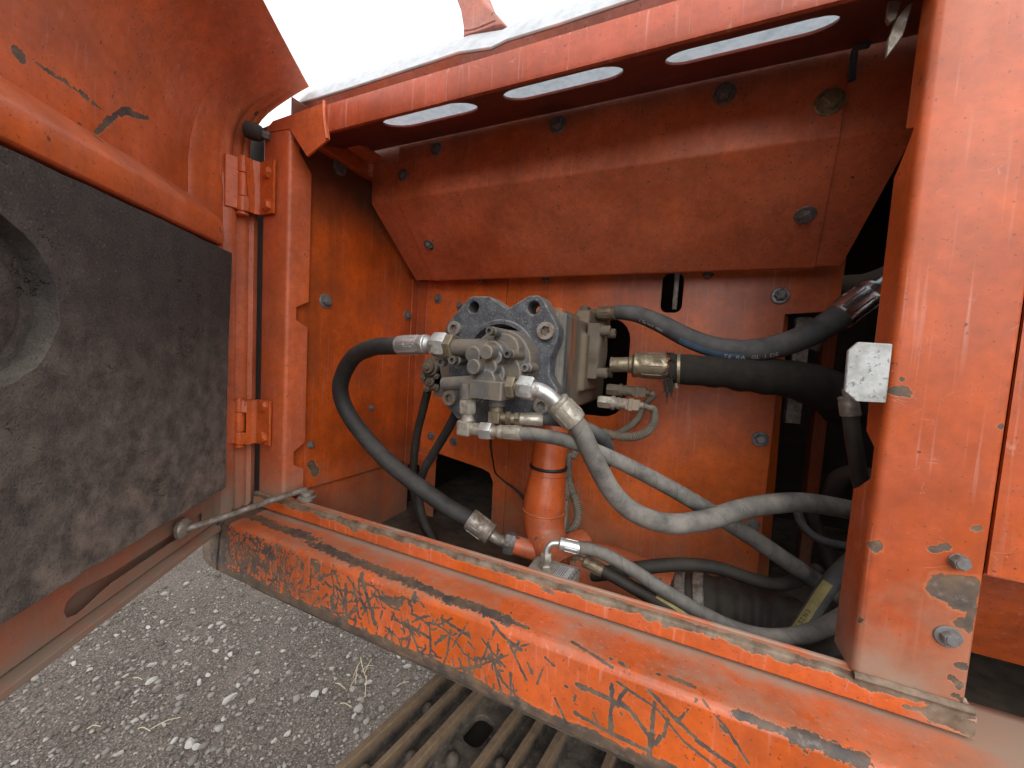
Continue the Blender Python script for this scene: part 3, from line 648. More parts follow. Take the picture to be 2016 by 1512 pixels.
# sill rail under the posts and the scraped skirt below
extrude('sill_rail', [(-.004, -.335), (-.004, -.3145), (-.0025, -.311), (.001, -.3095), (.0105, -.3090), (.012, -.3075), (.0165, -.3075), (.0175, -.335)], (-.79, 0, 0), (1.073, 0, 0), M['rail'], BODY, True, .0016)
SKP = [(.06, -.338), (-.050, -.3403), (-.0615, -.3412), (-.0665, -.3425), (-.0702, -.3455), (-.0725, -.350), (-.0790, -.425), (-.078, -.436), (-.071, -.444), (-.058, -.449), (.06, -.452)]
def skirt_mesh():
    prof = [Vector((p, q)) for p, q in SKP]; fine = []
    for a, b in zip(prof, prof[1:]):
        n = max(1, int((b - a).length / .0013)) if a.y > -.45 and a.x < 0 else max(1, int((b - a).length / .012)); fine += [a.lerp(b, k / n) for k in range(n)]
    fine.append(prof[-1]); nx = 1150; m = len(fine)
    X = np.linspace(-.772, .728, nx + 1); YZ = np.array([v[:] for v in fine])
    V = np.concatenate([np.repeat(X, m)[:, None], np.tile(YZ, (nx + 1, 1))], 1)
    i, j = np.meshgrid(np.arange(nx), np.arange(m), indexing='ij'); jn = (j + 1) % m
    Fc = np.stack([i * m + j, i * m + jn, (i + 1) * m + jn, (i + 1) * m + j], -1).reshape(-1, 4)
    fl = [tuple(f) for f in Fc] + [tuple(range(m))[::-1], tuple(nx * m + k for k in range(m))]
    me = bpy.data.meshes.new('side_skirt'); me.from_pydata(V.tolist(), [], fl)
    w = np.full(len(V), -4.0)
    for a, b, r in skirt_chips:
        a = np.array(a); b = np.array(b)
        for e in (a, b):
            if e[2] < -.350: e[1] = skirt_y(e[2])
        ba = b - a; r = max(r, .0015); mg = 5 * r
        i0 = max(0, np.searchsorted(X, min(a[0], b[0]) - mg)) * m; i1 = min(nx + 1, np.searchsorted(X, max(a[0], b[0]) + mg)) * m
        if i1 <= i0: continue
        pa = V[i0:i1] - a; h = np.clip(pa @ ba / max(1e-9, ba @ ba), 0, 1); w[i0:i1] = np.maximum(w[i0:i1], 1 - np.linalg.norm(pa - h[:, None] * ba, axis=1) / r)
    at = me.attributes.new('wear', 'FLOAT', 'POINT'); at.data.foreach_set('value', np.clip(w, -4, 1).astype(np.float32))
    me.polygons.foreach_set('use_smooth', np.ones(len(fl), bool)); me.polygons[len(fl) - 1].use_smooth = False; me.polygons[len(fl) - 2].use_smooth = False
    me.materials.append(M['skirt']); o = bpy.data.objects.new('side_skirt', me); COL.objects.link(o); o.parent = BODY
skirt_mesh()
def cornercap(bm):
    rings = []
    for i in range(7):
        a = rad(90 * i / 6); k = math.cos(a); x = -.780 - .120 * math.sin(a)
        rings.append([bm.verts.new((x, .06 + (p - .06) * (.50 + .50 * k), q + .012 * (1 - k) * (1 if q < -.40 else 0))) for p, q in SKP])
    n = len(SKP)
    for a, b in zip(rings, rings[1:]):
        for i in range(n): bm.faces.new((a[i], a[(i + 1) % n], b[(i + 1) % n], b[i]))
    bm.faces.new(rings[0]); bm.faces.new(rings[-1][::-1])
M['cap'] = paint('bare_worn_corner', .8, (), None, .7, deep=(.22, .13, .10), chalkc=(.30, .23, .19), extra=lambda t, Pj: t.math('MULTIPLY', t.math('SUBTRACT', t.noise(Pj, 9, 5, .65), .47), 9))
part('corner_cap', cornercap, M['cap'], BODY, .001, 50)
def weld(bm, x0, x1):
    tube(bm, [(x0 + (x1 - x0) * k / 8, -.0025 + random.uniform(-.001, .001), -.3085) for k in range(9)], .0042, 8, 4)
part('weld_bead', lambda bm: weld(bm, LO, LF), M['rail'], BODY); part('weld_bead', lambda bm: weld(bm, RF, RO + .003), M['rail'], BODY)
part('gap_shade_strip', lambda bm: box(bm, (-.875, .018, -.33), (-.7865, .060, .437)), M['dark'], BODY, .006)  # added dark strip standing in for the shade between door and post
# counterweight side beyond the door
part('counterweight_panel', lambda bm: box(bm, (-2.0, .065, -.33), (-.86, .5, .445)), M['lpost'], BODY, .008)
part('counterweight_lip', lambda bm: box(bm, (-.83, .035, .40), (-.70, .30, .452)), M['hinge'], BODY, .004)
# neighbouring panel right of the post
sheet('neighbour_panel', [[(.2805, .010, -.176), (.95, .010, -.176), (.95, .010, .62), (.2805, .010, .62)], [(.2805, .010, -.176), (.95, .010, -.176), (.95, .05, -.190), (.2805, .05, -.190)]], M['post'], BODY, .004, .006)
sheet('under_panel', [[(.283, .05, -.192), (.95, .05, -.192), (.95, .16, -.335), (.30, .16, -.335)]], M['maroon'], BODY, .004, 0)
part('under_bulkhead', lambda bm: box(bm, (.285, .20, -.335), (.95, .24, -.19)), M['dark'], BODY)
# pitted striker plate on the right post flange
flat('striker_plate', [Q(*p, -.006) for p in ((1690, 673), (1758, 677), (1745, 793), (1685, 790), (1663, 770), (1670, 690))], .0045, M['latch'], BODY, .001)
# grey tabs hanging from the roof by the right post
for pts in (((1751, 0), (1775, 0), (1765, 35), (1752, 44), (1747, 35)), ((1786, 10), (1800, 0), (1778, 70), (1746, 112), (1750, 75), (1766, 35))):
    flat('roof_tab', [Q(*p, .035) for p in pts], .006, M['zincd'], BODY, .001)
# hooked strip on the cover's right end
part('hook_strip', lambda bm: tube(bm, [Q(1677, 158, .19), Q(1680, 120, .188), Q(1686, 95, .18), Q(1710, 88, .17)], .0045, 8, 6), simple('blue_grey_strip', (.07, .09, .11)), BODY)
# rubber bump stop on the post
def stop(bm):
    b = Q(532, 269, -.002); a = b + Vector((-.034, -.026, .006)); d = (b - a)
    lathe(bm, a, b, [(.12, .006), (.05, .008), (0, .0115), (.05, .0145), (.35, .0158), (.62, .0135), (.70, .009)], 24)
part('bump_stop', stop, M['rub'], BODY)
def stopnut(bm):
    b = Q(532, 269, -.002); a = b + Vector((-.034, -.026, .006)); hexa(bm, a.lerp(b, .70), b, .0075)
part('bump_stop_nut', stopnut, M['bolt'], BODY)
# pale hood sheet standing up behind the beam, with its dark red hem, and a hood bracket
HE = [Q(px, py, .05) for px, py in ((580, 214), (700, 178), (860, 127), (905, 112), (970, 103), (1000, 88), (1100, 58), (1270, 2))]
HE = [Vector((p.x, .05, p.z)) for p in HE]
HE = [HE[0]] + HE[1:] + [Vector((.70, .05, HE[-1].z + .006))]
CREST = Q(910, 74, .078).z - .4818
def hood(bm):
    prof = [(0, 0), (.014, CREST * .62), (.028, CREST), (.045, CREST + .006), (.25, CREST + .045), (.95, CREST + .10)]
    rows = [[bm.verts.new(p + Vector((0, y, z))) for p in HE] for y, z in prof]
    for r0, r1 in zip(rows, rows[1:]):
        for i in range(len(HE) - 1): bm.faces.new((r0[i], r0[i + 1], r1[i + 1], r1[i]))
    bmesh.ops.recalc_face_normals(bm, faces=bm.faces[:]); bmesh.ops.solidify(bm, geom=bm.faces[:], thickness=.003)
part('hood_sheet', hood, M['pale'], BODY)
def hem(bm):
    a = [bm.verts.new(p + Vector((0, -.002, .001))) for p in HE]; b = [bm.verts.new(p + Vector((0, .012, -.017))) for p in HE]
    for i in range(len(a) - 1): bm.faces.new((a[i], a[i + 1], b[i + 1], b[i]))
    bmesh.ops.recalc_face_normals(bm, faces=bm.faces[:]); bmesh.ops.solidify(bm, geom=bm.faces[:], thickness=.003)
part('hood_hem', hem, M['hoodred'], BODY)
part('hood_edge_strip', lambda bm: tube(bm, [p + Vector((0, -.003, .003)) for p in HE], .0028, 8, 1, False), metal('chipped_edge', (.22, .23, .23), (.55, .30, .24), .5, .3, .6, .1, 40), BODY)
def hb(bm):
    y0 = .080
    A = [Q(910, 74, y0), Q(912, 58, y0), Q(906, 20, y0), Q(893, -14, y0), Q(890, -40, y0), Q(935, -40, y0), Q(952, 2, y0), Q(978, 30, y0), Q(992, 47, y0)]
    f = bm.faces.new([bm.verts.new(p) for p in A]); r = bmesh.ops.extrude_face_region(bm, geom=[f]); bmesh.ops.translate(bm, verts=[g for g in r['geom'] if isinstance(g, bmesh.types.BMVert)], vec=(.01, .03, 0))
part('hood_bracket', hb, M['hoodred'], BODY, .003)
part('hood_bracket_foot', lambda bm: tube(bm, [Q(914, 60, .074), Q(938, 55, .074), Q(976, 39, .074)], .002, 10, 4), M['hoodred'], BODY)
# ================================================================== the open door
DOOR = thing('compartment_door', 'open orange compartment door with black foam pad, hinged on the left post', 'door')
S1 = .93
def curve_o(z): return float(np.interp(z, [-.5, .30, .34, .38, .41, .44, .465, .49, .508, .524], [0, 0, .004, .012, .023, .042, .066, .098, .122, .146])) - .022
zs = [-.352, -.2, 0, .15, .24, .28, .30, .32, .34, .355, .37, .385, .40, .415, .43, .445, .46, .475, .49, .502, .513, .524]
def skin(bm):
    ss = [0.0, .004] + list(np.linspace(.05, S1, 9)); g = [[bm.verts.new(DW(s, curve_o(z), z)) for z in zs] for s in ss]
    for a, b in zip(g, g[1:]):
        for i in range(len(zs) - 1): bm.faces.new((a[i], a[i + 1], b[i + 1], b[i]))
    bmesh.ops.recalc_face_normals(bm, faces=bm.faces[:]); bmesh.ops.solidify(bm, geom=bm.faces[:], thickness=.004)
part('outer_skin', skin, M['door'], DOOR, .001, 50)
# ribbed flange on the hinge side, following the skin's curve at the top
fp = [(.115, -.019), (.108, -.012), (.085, -.010), (.072, -.004), (.062, .000), (.052, .001), (.047, .012), (.038, .015), (.033, .007), (.027, .009), (.022, .022), (.013, .025), (.010, .020), (.006, .033), (-.001, .035), (-.004, .030), (-.004, -.022)]
def hflange(bm):
    zz = [-.352, -.33, -.20, 0, .15, .25, .28] + [z for z in zs if z >= .30]; g = []
    for z in zz:
        k = float(np.interp(z, [.28, .33, .40, .47, .524], [1, .75, .42, .2, .03])); kb = float(np.interp(z, [-.352, -.33], [.75, 1]))
        g.append([bm.verts.new(DW(s, curve_o(z) + .022 * (1 - 0) - .022 + (o + .022) * k * kb, z)) for s, o in fp])
    for a, b in zip(g, g[1:]):
        for i in range(len(fp) - 1): bm.faces.new((a[i], a[i + 1], b[i + 1], b[i]))
    bmesh.ops.recalc_face_normals(bm, faces=bm.faces[:]); bmesh.ops.solidify(bm, geom=bm.faces[:], thickness=-.002)
part('hinge_side_flange', hflange, M['door'], DOOR, 0, 55)
# horizontal stiffening channel above the pad
zr = DH(0, 177, .022)[1]; zb = DH(0, 272, .026)[1]; zt = DH(0, 149, -.020)[1]
extrude('stiffening_channel', [(-.021, zt), (-.016, zt - .002), (.016, zr + .006), (.022, zr), (.0265, zr - .010), (.028, zb + .010), (.026, zb), (.004, zb - .004), (-.021, zb - .004)], DW(.095, 0, 0), DU * (S1 - .11), M['door'], DOOR, True, .005, U=DN, V=(0, 0, 1))
# inner lower panel and bottom rail with its keyhole slot
zp0 = DH(0, 1226, .026)[1]; zp1 = DH(0, 284, .026)[1]
def keyhole():
    a = DH(398, 1014, 0); b = DH(152, 1190, 0); zc = (a[1] + b[1]) / 2 - .001
    s0, s1 = a[0] + .012, b[0]
    return [(s0 - .010, zc + .011), (s0 - .013, zc + .004), (s0 - .012, zc - .006), (s0 - .004, zc - .007), (s0 + .012, zc - .0065), (s1 - .05, zc - .0065), (s1 - .03, zc - .010), (s1 - .015, zc - .014), (s1, zc - .016), (s1 + .012, zc - .012), (s1 + .016, zc - .002), (s1 + .012, zc + .008), (s1, zc + .012), (s1 - .05, zc + .0065), (s0 + .02, zc + .0065), (s0 + .0, zc + .0105)], zc
kh, KZ = keyhole()
bm = bmesh.new(); plate(bm, [(.060, -.350), (S1, -.350), (S1, zb), (.060, zb)], [kh, circle(.475, .024, .070, 30)], DW(0, 0, 0), DU, (0, 0, 1), .002)
finish(bm, 'inner_panel', M['door'], DOOR, bevel=.0006)
extrude('bottom_hem', [(-.024, -.352), (.010, -.353), (.016, -.3535), (.0165, -.362), (.012, -.3655), (-.024, -.364)], DW(-.002, 0, 0), DU * S1, M['door'], DOOR, True, .001, U=DN, V=(0, 0, 1))
# foam pad with ragged cut edge and a round cut-out over a foam disc
pts = []
s0t = DH(458, 490, .026)[0]; s0b = DH(445, 950, .026)[0]
for k in range(25):
    f = k / 24; pts.append((s0b + (s0t - s0b) * f + .004 * math.sin(f * 3.1) + random.uniform(-.0012, .0012), zp0 + (zp1 - zp0) * f))
for k in range(1, 30): pts.append((s0t + (.90 - s0t) * k / 29, zp1 + random.uniform(-.001, .001)))
pts.append((.90, zp0))
for k in range(1, 60): pts.append((.90 + (s0b - .90) * k / 60, zp0 + random.uniform(-.0022, .0022)))
bm = bmesh.new(); plate(bm, pts, [[(x + random.uniform(-.0012, .0012), z + random.uniform(-.0012, .0012)) for x, z in circle(.475, .024, .085, 48)]], DW(0, .026, 0), DU, (0, 0, 1), .023)
PAD = finish(bm, 'foam_pad', M['pad'], DOOR, bevel=.002)
def disc(bm):
    lathe(bm, DW(.475, -.018, .024), DW(.475, .010, .024), [(0, .066), (.70, .066), (.70, .094), (.76, .094), (.78, .071), (.72, .0705), (.72, .069), (.85, .069), (1, .060)], 48)
part('foam_disc', disc, M['pad'], PAD)
# hinges
def hinge(px0, z0, z1, zb):
    ax = Q(px0, 380 if z0 > 0 else 830, -.030); ax = Vector((ax.x, ax.y, 0)); R_ = .0100
    th = .005; zm0 = z0 + (z1 - z0) * .27; zm1 = z0 + (z1 - z0) * .72
    def leaf(bm):
        path = [(ax.x + .0085, ax.y + .001), (ax.x + .0145, ax.y + .0045), (LO + .004, -.0058), (LO + .012, -.0048), (-.735, -.0048)]
        for i in range(len(path) - 1):
            (xa, ya), (xb, yb) = path[i], path[i + 1]
            for za, zc in (((z0, zm0), (zm1, z1)) if i == 0 else ((z0, z1),)):
                q = [bm.verts.new(p) for p in ((xa, ya, za), (xb, yb, za), (xb, yb, zc), (xa, ya, zc))]; bm.faces.new(q)
        bmesh.ops.remove_doubles(bm, verts=bm.verts[:], dist=1e-5)
        bmesh.ops.recalc_face_normals(bm, faces=bm.faces[:]); bmesh.ops.solidify(bm, geom=bm.faces[:], thickness=.0045)
        for za, zc in ((z0, zm0), (zm1, z1)): cyl(bm, (ax.x, ax.y, za), (ax.x, ax.y, zc), R_, ch=.001)
    h = part('hinge', leaf, M['hinge'], DOOR, .0008)
    def knuckle(bm):
        cyl(bm, (ax.x, ax.y, zm0 + .001), (ax.x, ax.y, zm1 - .001), R_ * .97, ch=.001)
        cyl(bm, (ax.x, ax.y, z0 - .006), (ax.x, ax.y, z1 + .004), R_ * .72, ch=.001); cyl(bm, (ax.x, ax.y, z0 - .007), (ax.x, ax.y, z0 - .002), R_ * 1.02, ch=.001)
    part('hinge_knuckle', knuckle, M['hinge'], h)
    def dleaf(bm):
        a = DW(.055, .006, 0); d = Vector((ax.x, ax.y, 0)) - a; L = d.length; d.normalize(); n = Vector((-d.y, d.x, 0))
        vs = box(bm, (0, -.003, z0 + .002), (L - .003, .003, z1 - .002))
        for v in vs: v.co = a + d * v.co.x + n * v.co.y + Vector((0, 0, v.co.z))
    part('hinge_leaf', dleaf, M['door'], h, .0015)
    for z in zb: bolt(Vector((-.751, -.0052, z)), (0, -1, 0), .0165, h, 'hinge', BOLT_PLAIN, hz=.95)
z_a, z_b = Q(500, 322, -.01).z, Q(505, 422, -.01).z
hinge(478, Q(500, 424, -.01).z, Q(500, 322, -.01).z, (Q(530, 347, 0).z, Q(528, 410, 0).z))
hinge(471, Q(500, 872, -.01).z, Q(500, 786, -.01).z, (Q(520, 797, 0).z, Q(519, 858, 0).z))
# door stay rod
ROD = thing('door_stay_rod', 'bent grey steel stay rod hooked between door slot and sill', 'rod')
ra = HP(372, 1040, DP0 + DN * .022, DN); rb = Q(602, 966, .022)
part('rod', lambda bm: tube(bm, [ra + DN * -.03, ra + DN * -.008, ra + (rb - ra) * .02, ra.lerp(rb, .25), ra.lerp(rb, .6) + Vector((0, 0, .002)), ra.lerp(rb, .93) + Vector((0, 0, .003)), rb + Vector((0, 0, -.002)), rb + Vector((.002, .002, -.03))], .0058, 14, 10), M['steel'], ROD)
part('rod_washer', lambda bm: lathe(bm, ra + DN * -.012 , ra + DN * -.001 , [(0, .017), (.5, .0175), (.8, .015), (1, .009)], 24), M['zincd'], ROD)
part('rod_grommet', lambda bm: lathe(bm, Q(604, 978, .022) + Vector((0, 0, -.006)), Q(604, 978, .022) + Vector((0, 0, .012)), [(0, .016), (.35, .017), (.5, .011), (.6, .013), (.9, .013), (1, .006)], 24), M['zincd'], ROD)
# ================================================================== hydraulic pump
PUMP = thing('hydraulic_pump', 'dark cast hydraulic pump with notched flange plate projecting from the rear panel', 'pump')
YP = .07
def PL(px, py): h = Q(px, py, YP); return h.x, h.z
ol = [PL(*p) for p in ((876, 650), (881, 636), (922, 587), (930, 583), (963, 583), (999, 608), (1041, 582), (1058, 581), (1067, 585), (1093, 632), (1100, 648), (1098, 668), (1083, 705), (1081, 740), (1098, 768), (1102, 800), (1090, 822), (1064, 832), (1000, 838), (930, 834), (899, 824), (876, 795), (873, 772), (884, 742), (882, 700))]
RC = PL(983, 708); rr = 68 * mpp(Q(983, 708, YP))
hs = []
for px, py, r in ((932, 605, 11.5), (1050, 606, 13)): hs.append(circle(*PL(px, py), r * mpp(Q(px, py, YP)), 20))
bm = bmesh.new(); plate(bm, ol, hs + [circle(*RC, rr, 44)], (0, YP, 0), (1, 0, 0), (0, 0, 1), -.042)
PLATE = finish(bm, 'flange_plate', M['cplate'], PUMP, bevel=.0022)
def ringb(bm):
    c = Vector((RC[0], YP, RC[1])); 
    lathe(bm, c + Vector((0, .02, 0)), c + Vector((0, -.0035, 0)), [(0, rr - .002), (0, rr + .009), (.93, rr + .009), (1, rr + .007), (1, rr + .001), (.3, rr - .002)], 56, 0, False)
part('flange_ring', ringb, M['cplate'], PLATE)
part('recess_face', lambda bm: cyl(bm, Vector((RC[0], YP + .018, RC[1])), Vector((RC[0], YP + .05, RC[1])), rr + .01, seg=40), M['dark'], PLATE)
for px, py, r in ((897, 647, 14), (1076, 652, 18), (888, 783, 15), (1068, 798, 17)):
    P = Q(px, py, YP); r = r * mpp(P)
    bolt(P - Vector((0, -.004, 0)), (0, -1, 0), r, PLATE, 'steel', SOCK, 'socket_screw', .012 / r)
# pump housing behind the plate: one casting with rounded edges
def X_(px, y, py=700): return Q(px, py, y).x
def housing(bm):
    x0 = Q(900, 700, .11).x; x1 = Q(1100, 700, YP).x
    zt = .079; zb_ = Q(1110, 815, .10).z
    box(bm, (x0, .10, zb_), (x1, .47, zt)); box(bm, (x0 + .02, .14, zb_ - .012), (x1 - .02, .47, zt + .014))
    cyl(bm, (x0 * .5 + x1 * .5, .10, .0), (x0 * .5 + x1 * .5, .5, .0), .072, seg=40)
    box(bm, (x1 - .02, .20, -.055), (x1 + .012, .36, .055))
    box(bm, (x1 - .03, .26, .07), (x1 + .0, .40, .105))
    cyl(bm, (x1 - .01, .36, .085), (x1 + .02, .36, .085), .03); 
hs_ = part('pump_housing', housing, M['body'], PUMP)
rm = hs_.modifiers.new('remesh', 'REMESH'); rm.mode = 'VOXEL'; rm.voxel_size = .0035; rm.use_smooth_shade = True
sm = hs_.modifiers.new('smooth', 'SMOOTH'); sm.iterations = 6; sm.factor = .6
PX1 = Q(1100, 700, YP).x
# port block on the right flank with its screws and the large hose nipple
def portblock(bm):
    lathe(bm, (PX1 + .004, .265, .022), (PX1 + .032, .265, .022), [(0, .044), (.25, .046), (.8, .046), (1, .042)], 40); box(bm, (PX1 + .004, .225, -.03), (PX1 + .030, .305, .075))
pb = part('port_block', portblock, M['castd'], PUMP)
rm = pb.modifiers.new('remesh', 'REMESH'); rm.mode = 'VOXEL'; rm.voxel_size = .003; rm.use_smooth_shade = True
for y, z in ((.235, .062), (.295, .062), (.235, -.018), (.295, -.018)): bolt((PX1 + .028, y, z), (1, 0, 0), .010, pb, 'castd', SOCK, 'socket_screw', 1.9)
# grimy regulator valve on the left flank
def regul(bm):
    c = Q(855, 735, .19); k = mpp(c)
    lathe(bm, c + Vector((0, .05, 0)), c + Vector((0, .0, 0)), [(0, 36 * k), (.9, 36 * k), (1, 32 * k)], 9)
    box(bm, c + Vector((.0, .0, -.05)), c + Vector((.09, .10, .05)))
    c2 = Q(845, 722, .18); lathe(bm, c2 + Vector((0, .02, 0)), c2 - Vector((0, .012, 0)), [(0, 18 * k), (.6, 18 * k), (.6, 13 * k), (.85, 13 * k), (.85, 7 * k), (1, 6 * k)], 20)
    for px, py, r in ((831, 744, 6), (846, 752, 8), (858, 741, 6), (857, 763, 7), (838, 766, 6)):
        q = Q(px, py, .184); lathe(bm, q + Vector((0, .015, 0)), q, [(0, r * k), (1, r * k)], 14); lathe(bm, q, q - Vector((0, .003, 0)), [(0, r * k * .4), (1, r * k * .4)], 10)
part('regulator_valve', regul, M['castd'], PUMP, .0012)
def regul_plate(bm):
    a = [Q(*p, .16) for p in ((862, 700), (884, 690), (888, 800), (878, 790), (872, 772))]
    f = bm.faces.new([bm.verts.new(p) for p in a]); r = bmesh.ops.extrude_face_region(bm, geom=[f]); bmesh.ops.translate(bm, verts=[g for g in r['geom'] if isinstance(g, bmesh.types.BMVert)], vec=(0, .03, 0))
part('regulator_plate', regul_plate, M['castd'], PUMP, .001)
# pressure sensors low on the right flank
def sensor(y, z, x0, tag_, mat1, mat2):
    a = Vector((x0, y, z)); d = Vector((1, 0, 0))
    s = part('pressure_sensor', lambda bm: (hexa(bm, a, a + d * .026, .0125), cyl(bm, a + d * .025, a + d * .031, .0135), cyl(bm, a + d * .030, a + d * .052, .0105, .0105, 20, .001), cyl(bm, a + d * .036, a + d * .040, .0118)), M[mat1], PUMP)
    part('plug', lambda bm: (box(bm, a + Vector((.051, -.009, -.0095)), a + Vector((.076, .009, .0095))), box(bm, a + Vector((.056, -.011, -.011)), a + Vector((.064, .011, .011))), cyl(bm, a + d * .075, a + d * .083, .006)), M[mat2], s, .001)
    return a + d * .083
SA = Q(1178, 790, .235); SB = Q(1195, 766, .29)
s_end1 = sensor(.235, SA.z, SA.x, 'a', 'zincd', 'cast'); s_end2 = sensor(.29, SB.z, SB.x, 'b', 'castd', 'castd')
# ---- gear pump bolted to the front: one casting built from bosses and blended together
def KY(px, py, y): return mpp(Q(px, py, y))
def ycyl(bm, px, py, y0, y1, rpx, r2=None, seg=24):
    c = Q(px, py, min(y0, y1)); k = mpp(c); cyl(bm, (c.x, y0, c.z), (c.x, y1, c.z), rpx * k, (r2 or rpx) * k, seg)
def gear(bm):
    c = Q(985, 712, .03)
    cyl(bm, (c.x, .085, c.z), (c.x, .03, c.z), .052, .050, 40)
    ycyl(bm, 990, 690, .05, .006, 34); ycyl(bm, 988, 735, .05, .006, 40); ycyl(bm, 965, 700, .03, -.012, 30); ycyl(bm, 962, 735, .03, -.010, 34)
    ycyl(bm, 930, 698, .01, -.022, 17); ycyl(bm, 956, 693, 0, -.042, 14.5); ycyl(bm, 931, 722, 0, -.042, 15); ycyl(bm, 962, 722, 0, -.026, 17); ycyl(bm, 975, 703, .0, -.022, 14)
    for px, py in ((968, 652), (1003, 697)): ycyl(bm, px, py, .035, -.014, 9.5)
    ycyl(bm, 897, 709, .03, -.004, 10.5); ycyl(bm, 1038, 724, .05, .020, 9.5); ycyl(bm, 946, 781, .03, -.012, 11)
    a = Q(895, 684, -.002); b = Q(965, 684, -.002); cyl(bm, a, b, 17 * KY(930, 684, 0))            # left inlet barrel
    a = Q(873, 756, -.014); b = Q(950, 752, -.014); cyl(bm, a, b, 13.5 * KY(910, 756, 0))          # lower left barrel
    a = Q(921, 756, -.014); b = Q(921, 786, -.014); cyl(bm, a, b, 15.5 * KY(921, 770, 0))          # stem down
    a = Q(940, 762, -.012); b = Q(1001, 764, -.012); k = KY(970, 760, 0)
    box(bm, (a.x, -.035, a.z - 19 * k), (b.x, .012, a.z + 16 * k))                                  # outlet block
    a = Q(978, 772, -.004); b = Q(978, 800, -.004); cyl(bm, a, b, 17 * KY(978, 785, 0))
    ycyl(bm, 955, 750, .03, -.028, 22)
gp = part('gear_pump', gear, M['cast'], PUMP)
rm = gp.modifiers.new('remesh', 'REMESH'); rm.mode = 'VOXEL'; rm.voxel_size = .0012; rm.use_smooth_shade = True
sm = gp.modifiers.new('smooth', 'SMOOTH'); sm.iterations = 4; sm.factor = .6
for px, py, y, r, m in ((968, 652, -.014, 8.5, 'cast'), (1003, 697, -.014, 8.5, 'cast'), (1037, 724, .020, 8.5, 'bolt'), (896, 709, -.004, 9, 'cast'), (874, 713, .012, 9, 'bolt'), (945, 781, -.012, 9, 'cast')):
    P = Q(px, py, y); r = r * mpp(P); bolt(P + Vector((0, .001, 0)), (0, -1, 0), r, gp, m, SOCK, 'socket_screw', 1.5)
# ================================================================== hoses: ferrules, nuts and rubber
def hose(name, label, pts, r, mat, group='hydraulic hoses in the pump compartment', rf=None, seg=20, n=14, pr='rubber_hose'):
    t = thing(name, label, 'hose', group)
    path = None
    bm = bmesh.new(); path = tube(bm, pts, r, seg, n, True, rf); t['_'] = 0; del t['_']
    finish(bm, pr, M[mat], t, 60); return t, path
def ferrule(t, A, B, r, mat='zinc', crimp=True, name='ferrule'):
    A, B = Vector(A), Vector(B)
    def f(bm):
        lathe(bm, A, B, [(0, r * .80), (.05, r * .98), (.12, r), (.2, r * .93), (.26, r * .97), (.93, r), (1, r * .97)], 28)
        if crimp:
            d, u, v = frame_of(B - A); L = (B - A).length
            for k in range(8):
                a = 2 * math.pi * k / 8; w = u * math.cos(a) + v * math.sin(a); tube(bm, [A + d * (.30 * L) + w * r * .965, A + d * (.88 * L) + w * r * .985], r * .055, 6, 1, False)
    return part(name, f, M[mat], t)
def nut(t, A, B, r, mat='zinc', name='nut', rot=.3): return part(name, lambda bm: hexa(bm, A, B, r, rot), M[mat], t)
def QL(lst): return [Q(*p) for p in lst]
# 1 left loop
k0 = mpp(Q(800, 680, -.01))
t1, p1 = hose('hydraulic_hose', 'black hose looping left from bright fitting on the gear pump down to orange pipe', QL([(800, 680, -.004), (770, 681, -.001), (735, 684, .01), (700, 700, .03), (678, 732, .045), (670, 768, .055), (682, 808, .065), (712, 852, .075), (760, 905, .09), (820, 954, .105), (880, 997, .12), (938, 1031, .13)]), [17.5 * k0, 18.5 * k0, 19 * k0, 20 * k0, 20.5 * k0], 'rub')
ferrule(t1, Q(842, 678, -.004), Q(786, 680, -.003), 19.5 * k0)
part('swivel', lambda bm: lathe(bm, Q(836, 678, -.004), Q(860, 679, -.004), [(0, 17 * k0), (.3, 18 * k0), (.45, 13 * k0), (.6, 15 * k0), (1, 14 * k0)], 24), M['zinc'], t1)
nut(t1, Q(854, 679, -.004), Q(882, 681, -.003), 25 * k0); nut(t1, Q(881, 681, -.003), Q(896, 682, -.003), 24 * k0, 'brass', 'adapter', .1)
k1 = mpp(Q(950, 1040, .13))
ferrule(t1, Q(968, 1053, .135), Q(925, 1021, .128), 22 * k1, 'steel')
part('tube_end', lambda bm: tube(bm, QL([(955, 1043, .133), (972, 1057, .136), (985, 1064, .14), (1002, 1070, .145)]), 11 * k1, 16, 6), M['steel'], t1)
nut(t1, Q(993, 1067, .142), Q(1014, 1072, .148), 21 * k1, 'bolt', 'nut', .2)
# 2 front wrapped hose from the big nut
k2 = mpp(Q(1120, 820, .0))
t2, p2 = hose('hydraulic_hose', 'dusty wrapped hose from white elbow fitting sweeping in an S to the right post', QL([(1112, 812, .005), (1140, 842, .01), (1158, 880, .015), (1180, 925, .025), (1205, 968, .035), (1240, 1003, .045), (1285, 1024, .06), (1335, 1031, .075), (1395, 1022, .095), (1455, 1004, .12), (1520, 992, .15), (1590, 990, .19), (1700, 1008, .25)]), [19.5 * k2, 20 * k2, 20.5 * k2, 21 * k2], 'rubd')
nut(t2, Q(1022, 762, -.012), Q(1052, 766, -.012), 25 * k2, 'zinc'); nut(t2, Q(1000, 762, -.012), Q(1017, 763, -.012), 24 * k2, 'brass', 'adapter', .1)
part('thread_neck', lambda bm: cyl(bm, Q(1014, 763, -.012), Q(1026, 763, -.012), 15 * k2), M['brass'], t2)
part('elbow_tube', lambda bm: tube(bm, QL([(1045, 766, -.012), (1062, 768, -.010), (1080, 778, -.007), (1094, 792, -.003), (1106, 806, .002)]), 15 * k2, 18, 8), M['zinc'], t2)
ferrule(t2, Q(1094, 790, -.003), Q(1132, 830, .008), 26 * k2, 'zincd')
